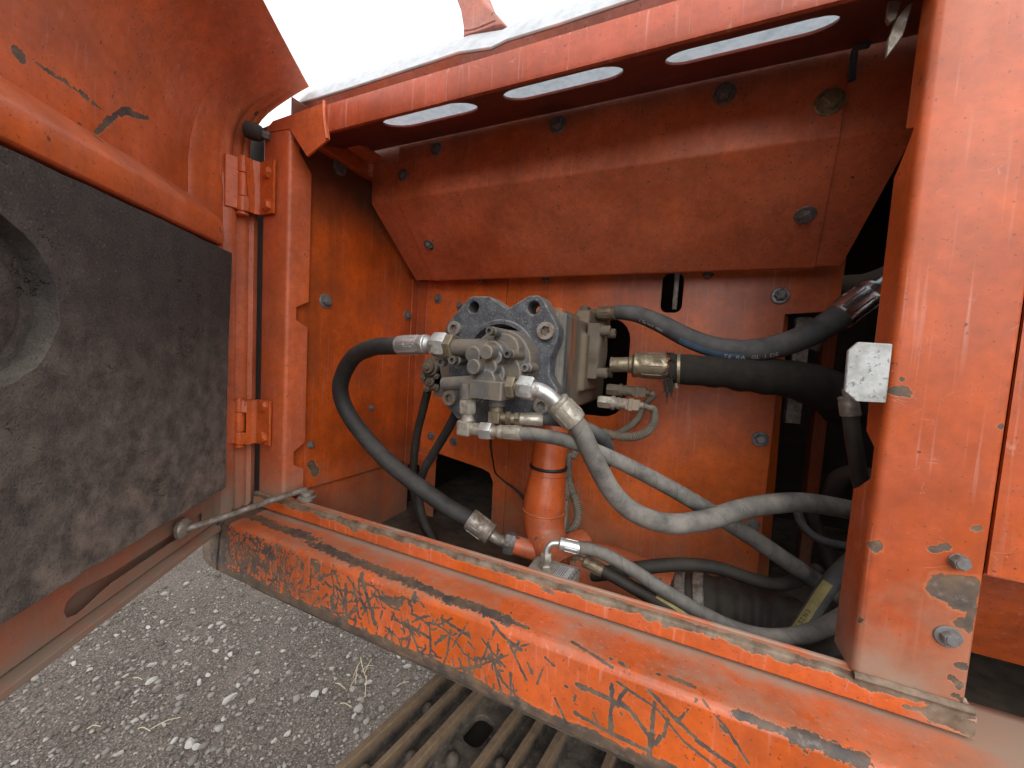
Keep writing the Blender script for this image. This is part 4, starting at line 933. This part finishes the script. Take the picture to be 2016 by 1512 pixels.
# 3 long straight-falling wrapped hose
k3 = mpp(Q(1010, 852, -.012))
t3, p3 = hose('hydraulic_hose', 'dusty wrapped hose from lower elbow running straight down behind the S hose', QL([(1005, 852, -.012), (1050, 855, -.008), (1110, 866, .01), (1170, 887, .03), (1240, 919, .06), (1320, 961, .10), (1400, 1008, .14), (1480, 1058, .18), (1560, 1112, .22), (1665, 1182, .27)]), [12.5 * k3, 14 * k3, 16 * k3, 18 * k3, 19 * k3], 'rubd')
nut(t3, Q(921, 786, -.014), Q(921, 814, -.014), 18.5 * k3, 'zincd', 'nut', .5)
part('neck', lambda bm: lathe(bm, Q(921, 813, -.014), Q(921, 828, -.014), [(0, 13 * k3), (.4, 12 * k3), (1, 15 * k3)], 20), M['zincd'], t3)
def elbow(bm):
    a = Q(918, 842, -.014); r = 16 * k3
    box(bm, a + Vector((-r, -r, -r)), a + Vector((r * .9, r, r))); cyl(bm, a, Q(950, 847, -.014), 14 * k3, 12.5 * k3)
part('elbow', elbow, M['zincd'], t3, .003)
nut(t3, Q(947, 848, -.014), Q(970, 849, -.014), 19 * k3, 'zinc', 'nut', .2)
part('swivel', lambda bm: lathe(bm, Q(969, 849, -.014), Q(986, 850, -.014), [(0, 11 * k3), (.5, 10 * k3), (.6, 12 * k3), (1, 12 * k3)], 20), M['zincd'], t3)
ferrule(t3, Q(981, 850, -.014), Q(1027, 853, -.012), 14.5 * k3, 'zincd')
# 4 short grey hose behind
k4 = mpp(Q(1050, 825, .02))
t4, _ = hose('hydraulic_hose', 'short dusty hose with hex fittings tucked behind the elbow hose', QL([(1065, 826, .02), (1100, 829, .03), (1140, 838, .05), (1172, 852, .07), (1192, 872, .09), (1196, 900, .12), (1180, 930, .17)]), [10 * k4, 12 * k4, 14 * k4, 14 * k4], 'rubg')
part('elbow', lambda bm: (cyl(bm, Q(977, 798, .0), Q(977, 812, .0), 13 * k4), box(bm, Q(977, 821, .0) + Vector((-13 * k4, -13 * k4, -12 * k4)), Q(977, 821, .0) + Vector((12 * k4, 13 * k4, 12 * k4))), cyl(bm, Q(977, 821, .0), Q(1000, 823, .005), 10 * k4)), M['brass'], t4, .002)
nut(t4, Q(996, 823, .005), Q(1006, 824, .007), 14 * k4, 'brass'); nut(t4, Q(1013, 824, .008), Q(1023, 824, .01), 13.5 * k4, 'brass', 'nut', .1)
part('neck', lambda bm: cyl(bm, Q(1005, 824, .007), Q(1015, 824, .008), 10 * k4), M['zincd'], t4)
ferrule(t4, Q(1022, 825, .010), Q(1069, 827, .02), 13 * k4, 'zincd')
# 5 upper hose with print
k5 = mpp(Q(1300, 640, .30))
t5, p5 = hose('hydraulic_hose', 'grey hose with blue and white print sagging from pump top to bright ferrule', QL([(1215, 614, .31), (1255, 619, .30), (1300, 637, .29), (1350, 663, .28), (1405, 683, .275), (1465, 690, .275), (1530, 682, .28), (1590, 660, .29), (1640, 632, .30), (1660, 618, .305)]), [15 * k5, 17.5 * k5, 19 * k5, 20.5 * k5, 21.5 * k5], 'rubg')
ferrule(t5, Q(1215, 616, .31), Q(1180, 617, .32), 15 * k5, 'brass')
part('flange_head', lambda bm: (box(bm, Q(1141, 627, .33), Q(1165, 606, .37)), box(bm, Q(1160, 632, .33), Q(1190, 612, .36)), cyl(bm, Q(1160, 617, .325), Q(1184, 617, .32), 9 * k5)), M['castd'], t5, .003)
M['chrome'] = metal('bright_plated_sleeve', (.80, .80, .80), (.30, .26, .20), .02, 1.0, .22, .1)
ferrule(t5, Q(1722, 572, .32), Q(1650, 624, .303), 25 * k5, 'chrome')
part('tube_end', lambda bm: tube(bm, QL([(1712, 580, .318), (1732, 564, .323), (1760, 545, .33)]), 15 * k5, 16, 4), M['chrome'], t5)
# 6 thick sleeved hose
k6 = mpp(Q(1400, 735, .26)); kp = mpp(Q(1240, 717, .26))
rfn = lambda L: 1 + .05 * math.sin(L * 90) * math.sin(L * 37 + 1) + .035 * math.sin(L * 160 + 2)
t6, p6 = hose('sleeved_hose', 'thick hose in a frayed black fabric sleeve running right from the pump port', QL([(1318, 725, .27), (1370, 729, .27), (1430, 733, .275), (1490, 739, .285), (1540, 744, .295), (1590, 755, .315), (1635, 775, .35), (1660, 800, .40)]), [29 * k6, 31 * k6, 33 * k6, 35 * k6, 38 * k6, 40 * k6, 40 * k6], 'sleeve', None, rfn, 26, 12, 'fabric_sleeve')
part('nipple', lambda bm: lathe(bm, Q(1203, 718, .265), Q(1250, 718, .265), [(0, 16 * kp), (.1, 15 * kp), (.75, 15 * kp), (.8, 17 * kp), (.92, 17 * kp), (1, 14 * kp)], 26), M['brass'], t6)
ferrule(t6, Q(1245, 718, .265), Q(1312, 722, .27), 25 * kp, 'brass')
part('hose_clamp', lambda bm: (lathe(bm, Q(1333, 726, .27), Q(1339, 726, .27), [(0, 33 * k6), (1, 33 * k6)], 28), cyl(bm, Q(1331, 764, .262), Q(1331, 754, .262), 5 * k6)), M['brass'], t6)
def fray(bm):
    rnd = random.Random(3)
    for k in range(70):
        a = rnd.uniform(0, 6.28); c = Q(1318 + rnd.uniform(-6, 8), 724, .268); r = 28 * k6
        p = c + Vector((0, math.cos(a) * r, math.sin(a) * r)); q = p + Vector((rnd.uniform(-.012, .004), math.cos(a) * .006, math.sin(a) * .006 - rnd.uniform(0, .006)))
        tube(bm, [p, p.lerp(q, .5) + Vector((0, 0, .001)), q], [.0012, .0009, .0003], 5, 2)
    for k in range(16):
        p = Q(1312 + rnd.uniform(-4, 12), 745, .25); tube(bm, [p, p + Vector((rnd.uniform(-.006, .006), 0, -.02)), p + Vector((rnd.uniform(-.004, .010), 0, -rnd.uniform(.025, .05)))], [.0013, .001, .0003], 5, 3)
part('frayed_end', fray, M['sleeve'], t6)
# 7 two black hoses left of the pump
t7, _ = hose('hydraulic_hose', 'thin black hose dropping from the grimy regulator along the wall corner', QL([(842, 770, .22), (832, 810, .23), (820, 860, .24), (814, 920, .245), (816, 975, .25), (832, 1030, .25), (862, 1075, .25)]), .0095, 'rubk', seg=14)
t8, _ = hose('hydraulic_hose', 'thin black hose slanting down left from under the flange plate', QL([(905, 800, .16), (882, 845, .18), (852, 895, .20), (833, 930, .21), (824, 975, .22), (834, 1025, .22), (852, 1062, .22)]), .0098, 'rub', seg=14)
# 8 hose from the block elbow
kb = mpp(Q(1120, 1080, .06))
t9, p9 = hose('hydraulic_hose', 'dusty hose from the valve block elbow dipping along the sill to the right', QL([(1135, 1077, .06), (1180, 1087, .062), (1230, 1113, .066), (1300, 1158, .07), (1370, 1201, .075), (1440, 1236, .08), (1510, 1254, .09), (1580, 1250, .105), (1640, 1226, .12), (1700, 1190, .14)]), [12 * kb, 12.5 * kb, 13 * kb, 13.5 * kb, 14 * kb, 14.5 * kb], 'rubd')
part('elbow_tube', lambda bm: tube(bm, QL([(1076, 1092, .045), (1077, 1080, .046), (1086, 1070, .049), (1104, 1069, .055)]), 5.5 * kb, 14, 8), M['zinc'], t9)
ferrule(t9, Q(1101, 1069, .054), Q(1141, 1079, .06), 12.5 * kb, 'zinc')
nut(t9, Q(1076, 1106, .044), Q(1076, 1088, .045), 11.5 * kb, 'zincd'); nut(t9, Q(1075, 1121, .044), Q(1075, 1110, .044), 13.5 * kb, 'zincd', 'nut', .1)
part('neck', lambda bm: cyl(bm, Q(1075, 1112, .044), Q(1076, 1104, .044), 8 * kb), M['zincd'], t9)
# 9 second block hose with yellow print
t10, p10 = hose('hydraulic_hose', 'dark hose with yellow print below the valve block elbow hose', QL([(1178, 1118, .08), (1210, 1136, .08), (1260, 1164, .078), (1300, 1187, .072), (1345, 1216, .062), (1400, 1255, .05)]), [11.5 * kb, 12.5 * kb, 13 * kb], 'rubk')
ferrule(t10, Q(1150, 1103, .082), Q(1187, 1124, .079), 13 * kb, 'brass')
part('elbow_tube', lambda bm: tube(bm, QL([(1128, 1108, .085), (1130, 1099, .085), (1140, 1098, .083), (1153, 1105, .082)]), 5 * kb, 12, 6), M['brass'], t10)
# 10 black hose across the floor
t11, _ = hose('hydraulic_hose', 'black dusty hose arching over the corrugated suction hose', QL([(1120, 1138, .15), (1180, 1130, .16), (1260, 1118, .18), (1340, 1111, .20), (1410, 1118, .215), (1480, 1140, .22), (1530, 1150, .23), (1570, 1142, .25), (1610, 1120, .28)]), [.0115, .0115, .0105, .0095], 'rubk', seg=14)
# 11 yellow printed hose
t12, p12 = hose('hydraulic_hose', 'grey hose with yellow printed band crossing behind the right post', QL([(1700, 1085, .20), (1672, 1108, .20), (1646, 1134, .20), (1620, 1170, .19), (1590, 1216, .175), (1560, 1262, .155), (1530, 1310, .13)]), [.0115, .0115, .012], 'rubg', seg=16)
# 12 corrugated suction hose with two clamps
cor = lambda L: 1 + .030 * math.sin(L * 260)
SH = thing('suction_hose', 'thick black corrugated suction hose with two steel clamps on the floor', 'hose')
shp = QL([(1330, 1196, .27), (1400, 1205, .265), (1480, 1226, .26), (1560, 1258, .25), (1640, 1300, .24), (1760, 1370, .22)])
part('corrugated_hose', lambda bm: tube(bm, shp, .062, 40, 26, True, cor), M['rubk'], SH, 0, 60)
for i in (8, 20):
    pa = spline(shp, 26); d = (pa[i + 1] - pa[i]).normalized()
    part('hose_clamp', lambda bm: lathe(bm, pa[i] - d * .009, pa[i] + d * .009, [(0, .0645), (.1, .0665), (.9, .0665), (1, .0645)], 44), M['clamp'], SH)
part('pipe_end', lambda bm: cyl(bm, Q(1250, 1185, .28), shp[1], .058, .058, 36), M['pipe'], SH)
# 13 hoses in the dark right corner
hose('hydraulic_hose', 'thin grey hose curving in the dark gap beside the rear panel', QL([(1568, 1000, .36), (1578, 1030, .35), (1602, 1055, .34), (1640, 1070, .33), (1700, 1080, .32)]), .0075, 'rubg', seg=12)
hose('hydraulic_hose', 'straight dusty hose slanting down the dark gap behind the right post', QL([(1590, 990, .46), (1615, 1060, .45), (1640, 1125, .43), (1665, 1180, .41)]), .013, 'rubk', seg=14)
hose('hydraulic_hose', 'dark dusty hose end emerging at the sill below the right post', QL([(1540, 1345, .14), (1600, 1305, .14), (1650, 1270, .15), (1700, 1235, .17)]), .014, 'rubk', seg=14)
t14, _ = hose('hydraulic_hose', 'dark hose with small ferrule hanging below the striker plate', QL([(1674, 812, .10), (1678, 850, .10), (1686, 900, .105), (1696, 960, .12), (1706, 1010, .14)]), .0085, 'rubk', seg=14)
ferrule(t14, Q(1669, 780, .10), Q(1675, 818, .10), .0105, 'steel')
part('nipple', lambda bm: cyl(bm, Q(1667, 765, .10), Q(1669, 782, .10), .005), M['steel'], t14)
hose('hydraulic_hose', 'dark curved hose arching in the gap behind the lower right post', QL([(1640, 985, .40), (1650, 950, .38), (1680, 935, .36), (1720, 950, .34), (1740, 1000, .33)]), .018, 'rubk', seg=14)
hose('hydraulic_hose', 'orange coupling hose behind the bright ferrule at the right post', QL([(1560, 595, .50), (1640, 565, .47), (1700, 560, .44), (1760, 540, .42)]), .02, 'castd', seg=16)
hose('hydraulic_hose', 'thin dark hose showing between the printed hose and the sleeve', QL([(1600, 690, .46), (1625, 640, .46), (1640, 610, .47)]), .010, 'rubg', seg=12)
# cables
CG = 'corrugated sensor cables beside the pump'
cor2 = lambda L: 1 + .10 * math.sin(L * 1700)
c1, _ = hose('sensor_cable', 'tan corrugated cable looping from the lower pressure sensor', [s_end1, s_end1 + Vector((.008, .01, -.004))] + QL([(1286, 806, .26), (1288, 826, .265), (1276, 848, .27), (1248, 860, .275), (1215, 858, .28), (1180, 852, .28), (1150, 870, .28), (1125, 900, .27)]), [.0045, .006, .008, .0085, .0085, .0085], 'cable', CG, cor2, 14, 40, 'conduit')
c2, _ = hose('sensor_cable', 'tan cable hanging down from the upper pressure sensor', [s_end2, s_end2 + Vector((.006, .005, -.006))] + QL([(1266, 800, .31), (1255, 825, .31), (1232, 845, .31), (1205, 858, .31), (1180, 870, .31)]), [.0055, .0075, .0075], 'cable', CG, None, 12, 10, 'conduit')
c3, _ = hose('sensor_cable', 'tan corrugated cable looped beside the orange suction pipe', QL([(1122, 890, .27), (1118, 925, .27), (1124, 960, .265), (1135, 990, .26), (1138, 1018, .255), (1126, 1042, .25), (1112, 1038, .25), (1112, 1000, .25), (1113, 960, .255), (1108, 925, .26)]), .0085, 'cable', CG, cor2, 14, 30, 'conduit')
c4, _ = hose('sensor_cable', 'stiff tan cable running down the side of the orange pipe', QL([(1112, 985, .22), (1108, 1030, .21), (1104, 1070, .19), (1098, 1110, .17), (1094, 1140, .15)]), .008, 'cable', CG, None, 12, 8, 'conduit')
wire = tag(part('hanging_wire', lambda bm: tube(bm, QL([(966, 862, .12), (967, 885, .2), (971, 910, .28), (975, 930, .34), (990, 945, .36), (1010, 960, .37), (1022, 970, .37), (1034, 984, .36)]), [.0028, .0022, .0022, .003, .0045], 8, 8), M['rubk']), 'thin dark wire hanging below the nut toward the orange pipe', 'wire')
# ================================================================== orange suction pipe
PIPE = thing('suction_pipe', 'orange steel suction pipe rising from the floor to the pump underside', 'pipe')
kq = mpp(Q(1078, 960, .22))
part('pipe_bend', lambda bm: tube(bm, QL([(1086, 840, .23), (1083, 880, .22), (1080, 905, .215), (1079, 925, .21), (1076, 950, .205), (1072, 985, .20), (1070, 1020, .195), (1076, 1055, .185), (1092, 1090, .165), (1115, 1125, .14)]), [33 * kq, 33 * kq, 33 * kq, 33 * kq, 37 * kq, 40 * kq, 40 * kq, 37 * kq, 34 * kq, 34 * kq], 34, 8), M['pipe'], PIPE, 0, 60)
def bead(px, py, y, r): 
    return part('weld_ring', lambda bm: tube(bm, [Q(px, py, y) + Vector((math.cos(a) * r, math.sin(a) * r, .0)) for a in np.linspace(0, 2 * math.pi, 37)], .0022, 8, 1, False), M['pipe'], PIPE)
bead(1079, 930, .208, 33.5 * kq); bead(1071, 1003, .198, 40.5 * kq)
part('zip_tie', lambda bm: tube(bm, [Q(1080, 918, .212) + Vector((math.cos(a) * 34 * kq, math.sin(a) * 34 * kq, 0)) for a in np.linspace(0, 2 * math.pi, 37)], .0035, 6, 1, False), M['zip'], PIPE)
part('branch_stub', lambda bm: cyl(bm, Q(1075, 1092, .17), Q(1010, 1072, .147), 19 * kq, 17 * kq), M['pipe'], PIPE)
part('side_stub', lambda bm: lathe(bm, Q(1090, 1100, .19), Q(1160, 1062, .24), [(0, 30 * kq), (.8, 28 * kq), (.95, 24 * kq), (1, 12 * kq)], 28), M['pipe'], PIPE)
part('floor_run', lambda bm: tube(bm, QL([(1100, 1120, .16), (1180, 1125, .21), (1260, 1150, .26), (1330, 1180, .28)]), .05, 26, 8), M['pipe'], PIPE)
# ================================================================== valve block with its label
BLOCK = thing('valve_block', 'dusty square valve block with printed label behind the sill', 'valve block')
B0 = HP(1145, 1150, (0, 0, -.296), (0, 0, 1))
bz = -.318
c_a = H(1028, 1120, 2, bz); c_b = H(1062, 1090, 2, bz); c_c = H(1142, 1116, 2, bz)
bx0 = H(1032, 1118, 2, bz); 
def blk(bm):
    x0 = H(1057, 1092, 2, bz).x; x1, yb = H(1142, 1117, 2, bz)[:2]; box(bm, (x0, yb - .056, bz - .09), (x1, yb, bz))
part('block', blk, metal('dusty_grey_block', (.36, .34, .31), (.30, .25, .19), .45, .3, .6, .6), BLOCK, .0025)
lab = [H(*p, 2, bz + .0012) for p in ((1102, 1113), (1137, 1120), (1120, 1143), (1086, 1134))]
part('label', lambda bm: bm.faces.new([bm.verts.new(p) for p in lab]), M['label'], BLOCK)
def text_mesh(txt):
    cu = bpy.data.curves.new('print', 'FONT'); cu.body = txt; cu.resolution_u = 2; ob = bpy.data.objects.new('print', cu); COL.objects.link(ob)
    dg = bpy.context.evaluated_depsgraph_get(); dg.update(); me = bpy.data.meshes.new_from_object(ob.evaluated_get(dg)); bpy.data.objects.remove(ob); return me
def text_plane(name, txt, O, U, h, N, mat, parent):
    me = text_mesh(txt); U = Vector(U).normalized(); N = Vector(N).normalized(); V = N.cross(U)
    for v in me.vertices: v.co = Vector(O) + U * v.co.x * h + V * v.co.y * h
    me.materials.append(M[mat]); o = bpy.data.objects.new(name, me); COL.objects.link(o); o.parent = parent; return o
text_plane('printed_text', 'DOOSAN', lab[1].lerp(lab[0], .12) + Vector((0, 0, .0008)) , (lab[2] - lab[1]), .0115, (0, 0, 1), 'ink', BLOCK)
for k in range(5):
    a = lab[0].lerp(lab[1], .05 + k * .12); b = lab[3].lerp(lab[2], .05 + k * .12)
    part('print_line', lambda bm: bm.faces.new([bm.verts.new(p + Vector((0, 0, .0008))) for p in (a.lerp(b, .1), a.lerp(b, .85), a.lerp(b, .85) + (lab[1] - lab[0]) * .03, a.lerp(b, .1) + (lab[1] - lab[0]) * .03)]), M['ink'], BLOCK)
# prints along hoses: letters laid on the rubber
def on_hose(path, r, parent, txt, t0, h, mat, toward, spacing=.9):
    L = [0.0]
    for a, b in zip(path, path[1:]): L.append(L[-1] + (b - a).length)
    s = L[-1] * t0; me_all = bmesh.new()
    for ch in txt:
        i = min(np.searchsorted(L, s), len(path) - 2); p = path[i]; T = (path[i + 1] - path[i - 1]).normalized()
        n = Vector(toward) - T * Vector(toward).dot(T); n.normalize(); up = n.cross(T)
        if ch != ' ':
            me = text_mesh(ch); base = len(me_all.verts)
            vs = []
            for v in me.vertices:
                ang = (v.co.y * h - h * .35) / r; vs.append(me_all.verts.new(p + T * (v.co.x * h) + (n * math.cos(ang) + up * math.sin(ang)) * (r + .0005)))
            for pl in me.polygons:
                try: me_all.faces.new([vs[k] for k in pl.vertices])
                except ValueError: pass
        s += h * (spacing if ch != ' ' else .5)
    return finish(me_all, 'printed_text', M[mat], parent)
def band(path, r, parent, ta, tb, half, mat, toward, nm='printed_band'):
    i0, i1 = int(len(path) * ta), int(len(path) * tb); bm = bmesh.new(); rows = []
    for i in range(i0, i1):
        T = (path[i + 1] - path[i - 1]).normalized(); n = Vector(toward) - T * Vector(toward).dot(T); n.normalize(); up = n.cross(T)
        rows.append([bm.verts.new(path[i] + (n * math.cos(a) + up * math.sin(a)) * (r + .0003)) for a in np.linspace(-half, half, 5)])
    for a, b in zip(rows, rows[1:]):
        for k in range(4): bm.faces.new((a[k], a[k + 1], b[k + 1], b[k]))
    return finish(bm, nm, M[mat], parent, 80)
lo = Vector((.05, -.80, -.62))
band(p5, 19.5 * k5, t5, .33, .56, .30, 'blue', lo); on_hose(p5, 19 * k5, t5, 'HPSC', .355, .0105, 'white', lo); on_hose(p5, 20.4 * k5, t5, 'TERA GLIDE', .52, .0105, 'white', lo, .78)
on_hose(p5, 17.6 * k5, t5, '(Sumitomo', .135, .0095, 'white', lo, .62)
band(p12, .0118, t12, .42, .80, .55, 'yellow', Vector((-.55, -.75, .2))); on_hose(p12, .0122, t12, 'EN 2SN', .55, .008, 'ink', Vector((-.55, -.75, .2)), .8)
band(p10, 12.9 * kb, t10, .55, .9, .25, 'yellow', Vector((.2, -.5, .8)))
# ================================================================== crawler track under the skirt
TR = thing('crawler_track', 'rusty steel crawler track with ribbed shoes under the scraped skirt', 'track')
TA = rad(9.5); TYd = Vector((math.sin(TA), math.cos(TA), 0)); TX = Vector((math.cos(TA), -math.sin(TA), 0)); TZ = -.690
e0 = H(845, 1330, 2, TZ + .02); e1 = H(662, 1512, 2, TZ + .02)
def shoe_mesh():
    bm = bmesh.new(); w = .168
    holes = [rrect(.108, .150, cy - .030, cy + .030, .016) for cy in (.10, .22, .36)]
    plate(bm, [(.004, 0), (w, 0), (w, .5), (.004, .5)], holes, (0, 0, 0), (1, 0, 0), (0, 1, 0), -.012)
    for x, h, wd in ((.009, .034, .017), (.052, .032, .014), (.095, .034, .018)):
        a = [(x - wd * .5, -.002), (x + wd * .5, -.002), (x + wd * .36, h), (x - wd * .36, h)]
        v0 = [bm.verts.new((p, 0, q)) for p, q in a]; v1 = [bm.verts.new((p, .5, q)) for p, q in a]
        for i in range(4): bm.faces.new((v0[i], v0[(i + 1) % 4], v1[(i + 1) % 4], v1[i]))
        bm.faces.new(v0[::-1]); bm.faces.new(v1)
    for x, y in ((.028, .07), (.028, .19), (.071, .13), (.071, .25), (.028, .33), (.125, .16), (.128, .29)):
        lathe(bm, (x, y, -.002), (x, y, .016), [(0, .013), (.55, .0125), (.85, .009), (1, .003)], 10)
    return finish(bm, 'track_shoe', M['track'], None, 38, .0015)
sh0 = shoe_mesh(); PITCH = .171
dirE = (e0 - e1); base = e1 - TYd * .16
Rm = Matrix((( TX.x, TYd.x, 0), (TX.y, TYd.y, 0), (0, 0, 1)))
for i in range(7):
    o = sh0 if i == 0 else sh0.copy()
    if i: COL.objects.link(o)
    o.parent = TR; m = Rm.to_4x4()
    if i < 6: m.translation = Vector((base.x, base.y, TZ)) + TX * (PITCH * i + .004)
    else:
        m = m @ Matrix.Rotation(rad(78), 4, 'Y'); m.translation = Vector((base.x, base.y, TZ)) - TX * .012 + Vector((0, 0, -.170)); m = m @ Matrix.Translation((-.168, 0, 0)) if False else m
        q = Rm.to_4x4() @ Matrix.Rotation(rad(-80), 4, 'Y'); q.translation = Vector((base.x, base.y, TZ - .178)) - TX * .030; m = q
    o.matrix_local = m
part('track_frame', lambda bm: box(bm, (-.25, -.02, -1.12), (1.2, .40, -.76)), M['dark'], TR, .02)
part('hole_shade_slab', lambda bm: box(bm, (-.40, -.30, -.765), (1.2, .36, -.735)), M['dark'], TR)  # added dark slab that makes the shoe holes look shaded
part('track_chain', lambda bm: (box(bm, (-.22, .05, -.76), (1.2, .09, -.704)), box(bm, (-.22, .24, -.76), (1.2, .28, -.704))), M['track'], TR, .004)
part('lower_run', lambda bm: box(bm, (-.25, -.18, GROUND_Z - .01), (1.2, .38, GROUND_Z + .06)), M['track'], TR, .01)
part('idler', lambda bm: cyl(bm, (-.05, .06, -1.06), (-.05, .28, -1.06), .30, seg=40), M['track'], TR, .01)
# ================================================================== gravel, stones and straw
def pebbles():
    ico = bmesh.new(); bmesh.ops.create_icosphere(ico, subdivisions=1, radius=1.0); ico.verts.ensure_lookup_table()
    V0 = np.array([v.co[:] for v in ico.verts]); F0 = np.array([[v.index for v in f.verts] for f in ico.faces]); ico.free()
    N = 46000; cs_ = []
    xy = np.column_stack([RNG.uniform(-2.6, .45, N * 2), RNG.uniform(-1.15, 2.4, N * 2)])
    d = np.hypot(xy[:, 0], xy[:, 1] + .5); keep = RNG.uniform(size=len(d)) < np.clip(1.25 - d * .28, .25, 1); xy = xy[keep][:N]; N = len(xy)
    r = np.clip(RNG.lognormal(math.log(.0036), .52, N), .0014, .016)
    sc = np.column_stack([r * RNG.uniform(.75, 1.5, N), r * RNG.uniform(.75, 1.3, N), r * RNG.uniform(.4, .8, N)])
    a = RNG.uniform(0, 6.283, N); jit = RNG.uniform(.72, 1.2, (N, len(V0), 1))
    v = V0[None] * jit * sc[:, None, :]
    x = v[..., 0] * np.cos(a)[:, None] - v[..., 1] * np.sin(a)[:, None]; y = v[..., 0] * np.sin(a)[:, None] + v[..., 1] * np.cos(a)[:, None]
    P = np.stack([x + xy[:, 0, None], y + xy[:, 1, None], v[..., 2] + GROUND_Z + sc[:, 2, None] * .35], -1).reshape(-1, 3)
    Fc = (F0[None] + (np.arange(N) * len(V0))[:, None, None]).reshape(-1, 3)
    me = bpy.data.meshes.new('gravel'); me.vertices.add(len(P)); me.vertices.foreach_set('co', P.ravel())
    me.loops.add(Fc.size); me.loops.foreach_set('vertex_index', Fc.ravel()); me.polygons.add(len(Fc)); me.polygons.foreach_set('loop_start', np.arange(0, Fc.size, 3))
    me.update(calc_edges=True); me.validate()
    at = me.attributes.new('tone', 'FLOAT', 'POINT'); tone = np.clip(RNG.beta(1.3, 2.2, N), 0, 1); at.data.foreach_set('value', np.repeat(tone, len(V0)).astype(np.float32))
    me.materials.append(M['pebble']); o = bpy.data.objects.new('gravel', me); COL.objects.link(o)
    tag(o, 'loose grey and white gravel spread over the dirt ground', 'gravel', kind='stuff')
pebbles()
def stone_mesh(seed):
    rnd = random.Random(seed); bm = bmesh.new(); bmesh.ops.create_icosphere(bm, subdivisions=2, radius=1)
    cuts = [(Vector((rnd.gauss(0, 1), rnd.gauss(0, 1), rnd.gauss(0, 1))).normalized(), rnd.uniform(.45, .8)) for _ in range(9)]
    for v in bm.verts:
        for n, d in cuts:
            e = v.co.dot(n) - d
            if e > 0: v.co -= n * e
        v.co *= rnd.uniform(.97, 1.03); v.co.z *= .7
    me = bpy.data.meshes.new('stone'); bm.to_mesh(me); bm.free(); me.materials.append(M['stone']); return me
SM = [stone_mesh(i) for i in range(5)]
stones = [(375, 1466, 26), (452, 1378, 26), (505, 1325, 15), (454, 1290, 14), (446, 1298, 11), (298, 1343, 22), (270, 1363, 15), (176, 1320, 13), (146, 1308, 15), (415, 1235, 13), (439, 1235, 12), (300, 1310, 17), (566, 1447, 17), (540, 1460, 15), (387, 1472, 20),
    (440, 1417, 14), (392, 1345, 18), (468, 1352, 15), (229, 1252, 11), (292, 1236, 12), (320, 1225, 11), (507, 1287, 12), (557, 1283, 11), (425, 1283, 14), (247, 1332, 14), (265, 1420, 14), (323, 1428, 14), (30, 1503, 14), (235, 1485, 15), (343, 1460, 16), (410, 1330, 13), (352, 1283, 12),
    (684, 1295, 14), (785, 1294, 14), (725, 1346, 16), (640, 1362, 16), (697, 1411, 14), (620, 1370, 24)]
for i, (px, py, w) in enumerate(stones):
    P = H(px, py, 2, GROUND_Z); o = bpy.data.objects.new('stone', SM[i % 5]); COL.objects.link(o); r = w * .40 * mpp(P)
    o.location = P + Vector((0, 0, r * .3)); o.scale = (r * random.uniform(1.0, 1.4), r * random.uniform(.8, 1.1), r * random.uniform(.8, 1.1)); o.rotation_euler = (0, 0, random.uniform(0, 3))
    near = min(math.hypot(px - 712, py - 1330), 999)
    lb = 'pale stone lying beside the straw clump at the track' if near < 100 else ('big pale stone standing out on the open gravel' if w >= 20 else ('mid-sized pale stone on the open gravel' if w >= 14 else 'small pale stone on the open gravel'))
    tag(o, lb, 'stone', lb.replace('stone ', 'stones '))
straws = [((710, 1295), (722, 1340)), ((722, 1330), (719, 1372)), ((704, 1330), (690, 1352)), ((732, 1297), (718, 1325)), ((695, 1335), (712, 1300)), ((780, 1352), (805, 1342)), ((670, 1385), (692, 1392)), ((355, 1412), (297, 1435)), ((272, 1434), (296, 1439)), ((262, 1335), (280, 1338)), ((172, 1435), (198, 1430)), ((660, 1345), (680, 1356)), ((705, 1310), (700, 1345)), ((715, 1318), (735, 1310))]
for (a, b) in straws:
    A, B = H(*a, 2, GROUND_Z + .012), H(*b, 2, GROUND_Z + .014)
    o = part('straw', lambda bm: tube(bm, [A, A.lerp(B, .5) + Vector((random.uniform(-.006, .006), 0, .006)), B], .0016, 6, 4), M['straw'])
    cl = a[0] > 600
    tag(o, 'dry straw stalk of the clump near the crawler track' if cl else 'lone dry straw stalk on the open gravel', 'straw', 'straw clump by the track' if cl else 'lone straws on the gravel')
